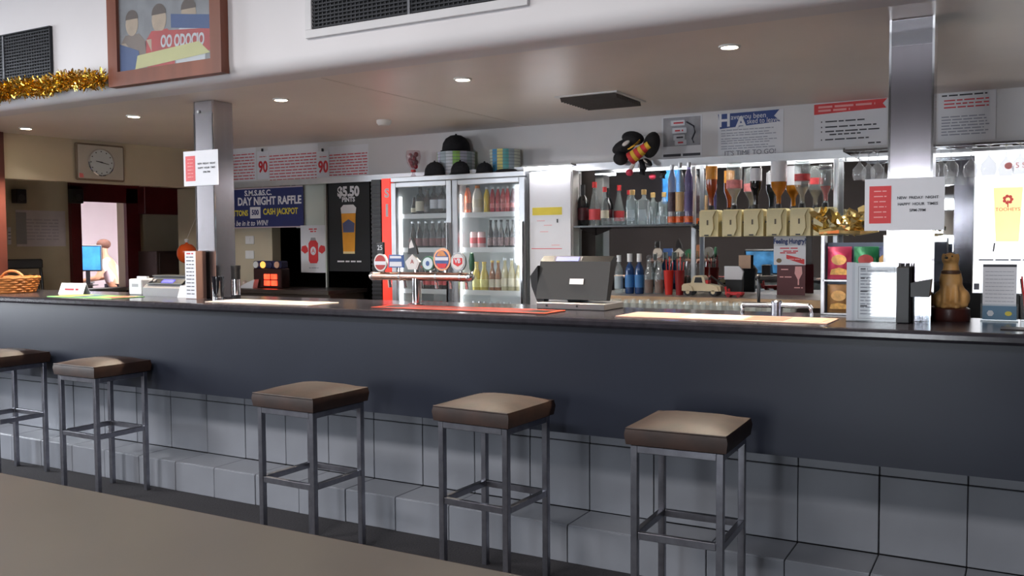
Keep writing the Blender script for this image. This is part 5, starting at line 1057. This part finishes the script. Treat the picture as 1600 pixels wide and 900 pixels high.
t = thing('office_chair', 'dark office chair under the person in pale pink shirt', 'chair', PP-fw*.05, ang); MB().box(-.22, .24, -.23, .23, .46, .52, .02, 2).build('seat', blackfab, t, True); MB().box(-.29, -.25, -.2, .2, .62, .92, .015, 2).build('backrest', blackfab, t, True); MB().cyl((0, 0, .06), (0, 0, .46), .03, 12).build('column', chrome, t, True); MB().box(-.27, -.24, -.03, .03, .5, .7).build('back_stem', black, t)
for k in range(5): a_ = 2*PI*k/5; MB().tube([(0, 0, .08), (.28*math.cos(a_), .28*math.sin(a_), .05), (.29*math.cos(a_), .29*math.sin(a_), .02)], .018, 8).build('castor_arm', black, t, True)
def skinned(name, chains, mat, parent, sub=2):
    """chains: list of [(point, radius)...]; points that coincide are shared"""
    vs, es, rs, ix = [], [], [], {}
    for ch in chains:
        prev = None
        for pnt, r_ in ch:
            key = tuple(round(c, 4) for c in pnt)
            if key not in ix: ix[key] = len(vs); vs.append(pnt); rs.append(r_)
            if prev is not None: es.append((prev, ix[key]))
            prev = ix[key]
    me = bpy.data.meshes.new(name); me.from_pydata(vs, es, []); me.materials.append(mat)
    o = bpy.data.objects.new(name, me); C.objects.link(o); o.parent = parent
    m = o.modifiers.new('skin', 'SKIN'); m.use_smooth_shade = True
    for i, sv in enumerate(me.skin_vertices[0].data): sv.radius = (rs[i], rs[i]); sv.use_root = (i == 0)
    s_ = o.modifiers.new('smooth', 'SUBSURF'); s_.levels = sub; s_.render_levels = sub
    return o
person = thing('person', 'person in a pale pink shirt seated at the computer beyond the hatch', 'person', PP, ang)
pel, ch, nk, hd = (0, 0, .60), (.13, 0, 1.0), (.21, 0, 1.19), (.25, 0, 1.34)
body = [[(pel, .15), ((.07, 0, .8), .14), (ch, .15), (nk, .055), ((.225, 0, 1.25), .06), (hd, .098), ((.26, 0, 1.42), .08)]]
for s_ in (-1, 1):
    sh, el, wr = (.15, s_*.19, 1.06), (.26, s_*.26, .84), (.48, s_*.2, .80)
    body.append([(ch, .15), (sh, .062), (el, .045), (wr, .03), ((.55, s_*.19, .79), .036)])
    for j, (dy, ln) in enumerate(((-.03, .075), (-.01, .085), (.01, .08), (.03, .06))): body.append([((.55, s_*.19, .79), .036), ((.59, s_*.19+dy, .79), .0095), ((.59+ln*.6, s_*.19+dy*1.1, .78), .0085), ((.59+ln, s_*.19+dy*1.1, .765), .0075)])
    body.append([((.55, s_*.19, .79), .036), ((.555, s_*.19-s_*.045, .785), .010), ((.585, s_*.19-s_*.06, .78), .0085)])
    body.append([(pel, .15), ((.03, s_*.1, .58), .095), ((.45, s_*.12, .56), .062), ((.42, s_*.12, .3), .055), ((.43, s_*.12, .09), .04), ((.55, s_*.13, .045), .035)])
skin_m = M('skin_tone', (196, 140, 112), .5, var=.06)
skinned('body', body, skin_m, person)
b = MB(); b.ball((.345, 0, 1.335), .018, .012, .02).build('nose', skin_m, person, True)
for s_ in (-1, 1): MB().ball((.25, s_*.098, 1.34), .02, .01, .03).build('ear', skin_m, person, True); MB().ball((.337, s_*.035, 1.36), .012, .012, .009).build('eye', ink, person, True)
MB().ball((.338, 0, 1.295), .01, .024, .006).build('mouth', M('lip', (160, 90, 80), .5), person, True)
b = MB(); b.ball((.225, 0, 1.385), .11, .105, .085).build('hair', M('short_brown_hair', (96, 62, 50), .8, var=.3, scale=60), person, True)
shirt = [[((.0, 0, .62), .165), ((.07, 0, .8), .158), ((.13, 0, 1.0), .168), ((.205, 0, 1.165), .075)]]
for s_ in (-1, 1): shirt.append([((.13, 0, 1.0), .168), ((.15, s_*.19, 1.06), .078), ((.21, s_*.23, .94), .07)])
skinned('shirt', shirt, M('pale_pink_shirt', (222, 196, 204), .8, var=.08, scale=12), person)
tr_ = [[((0, 0, .56), .165)]]
tr_ = []
for s_ in (-1, 1): tr_.append([((0, 0, .58), .16), ((.03, s_*.1, .58), .105), ((.45, s_*.12, .56), .075), ((.42, s_*.12, .3), .068), ((.43, s_*.12, .13), .06)])
skinned('trousers', tr_, M('dark_trousers', (44, 42, 52), .8, var=.1), person)
for s_ in (-1, 1): MB().ball((.5, s_*.125, .045), .13, .048, .045).build('shoe', black, person, True)
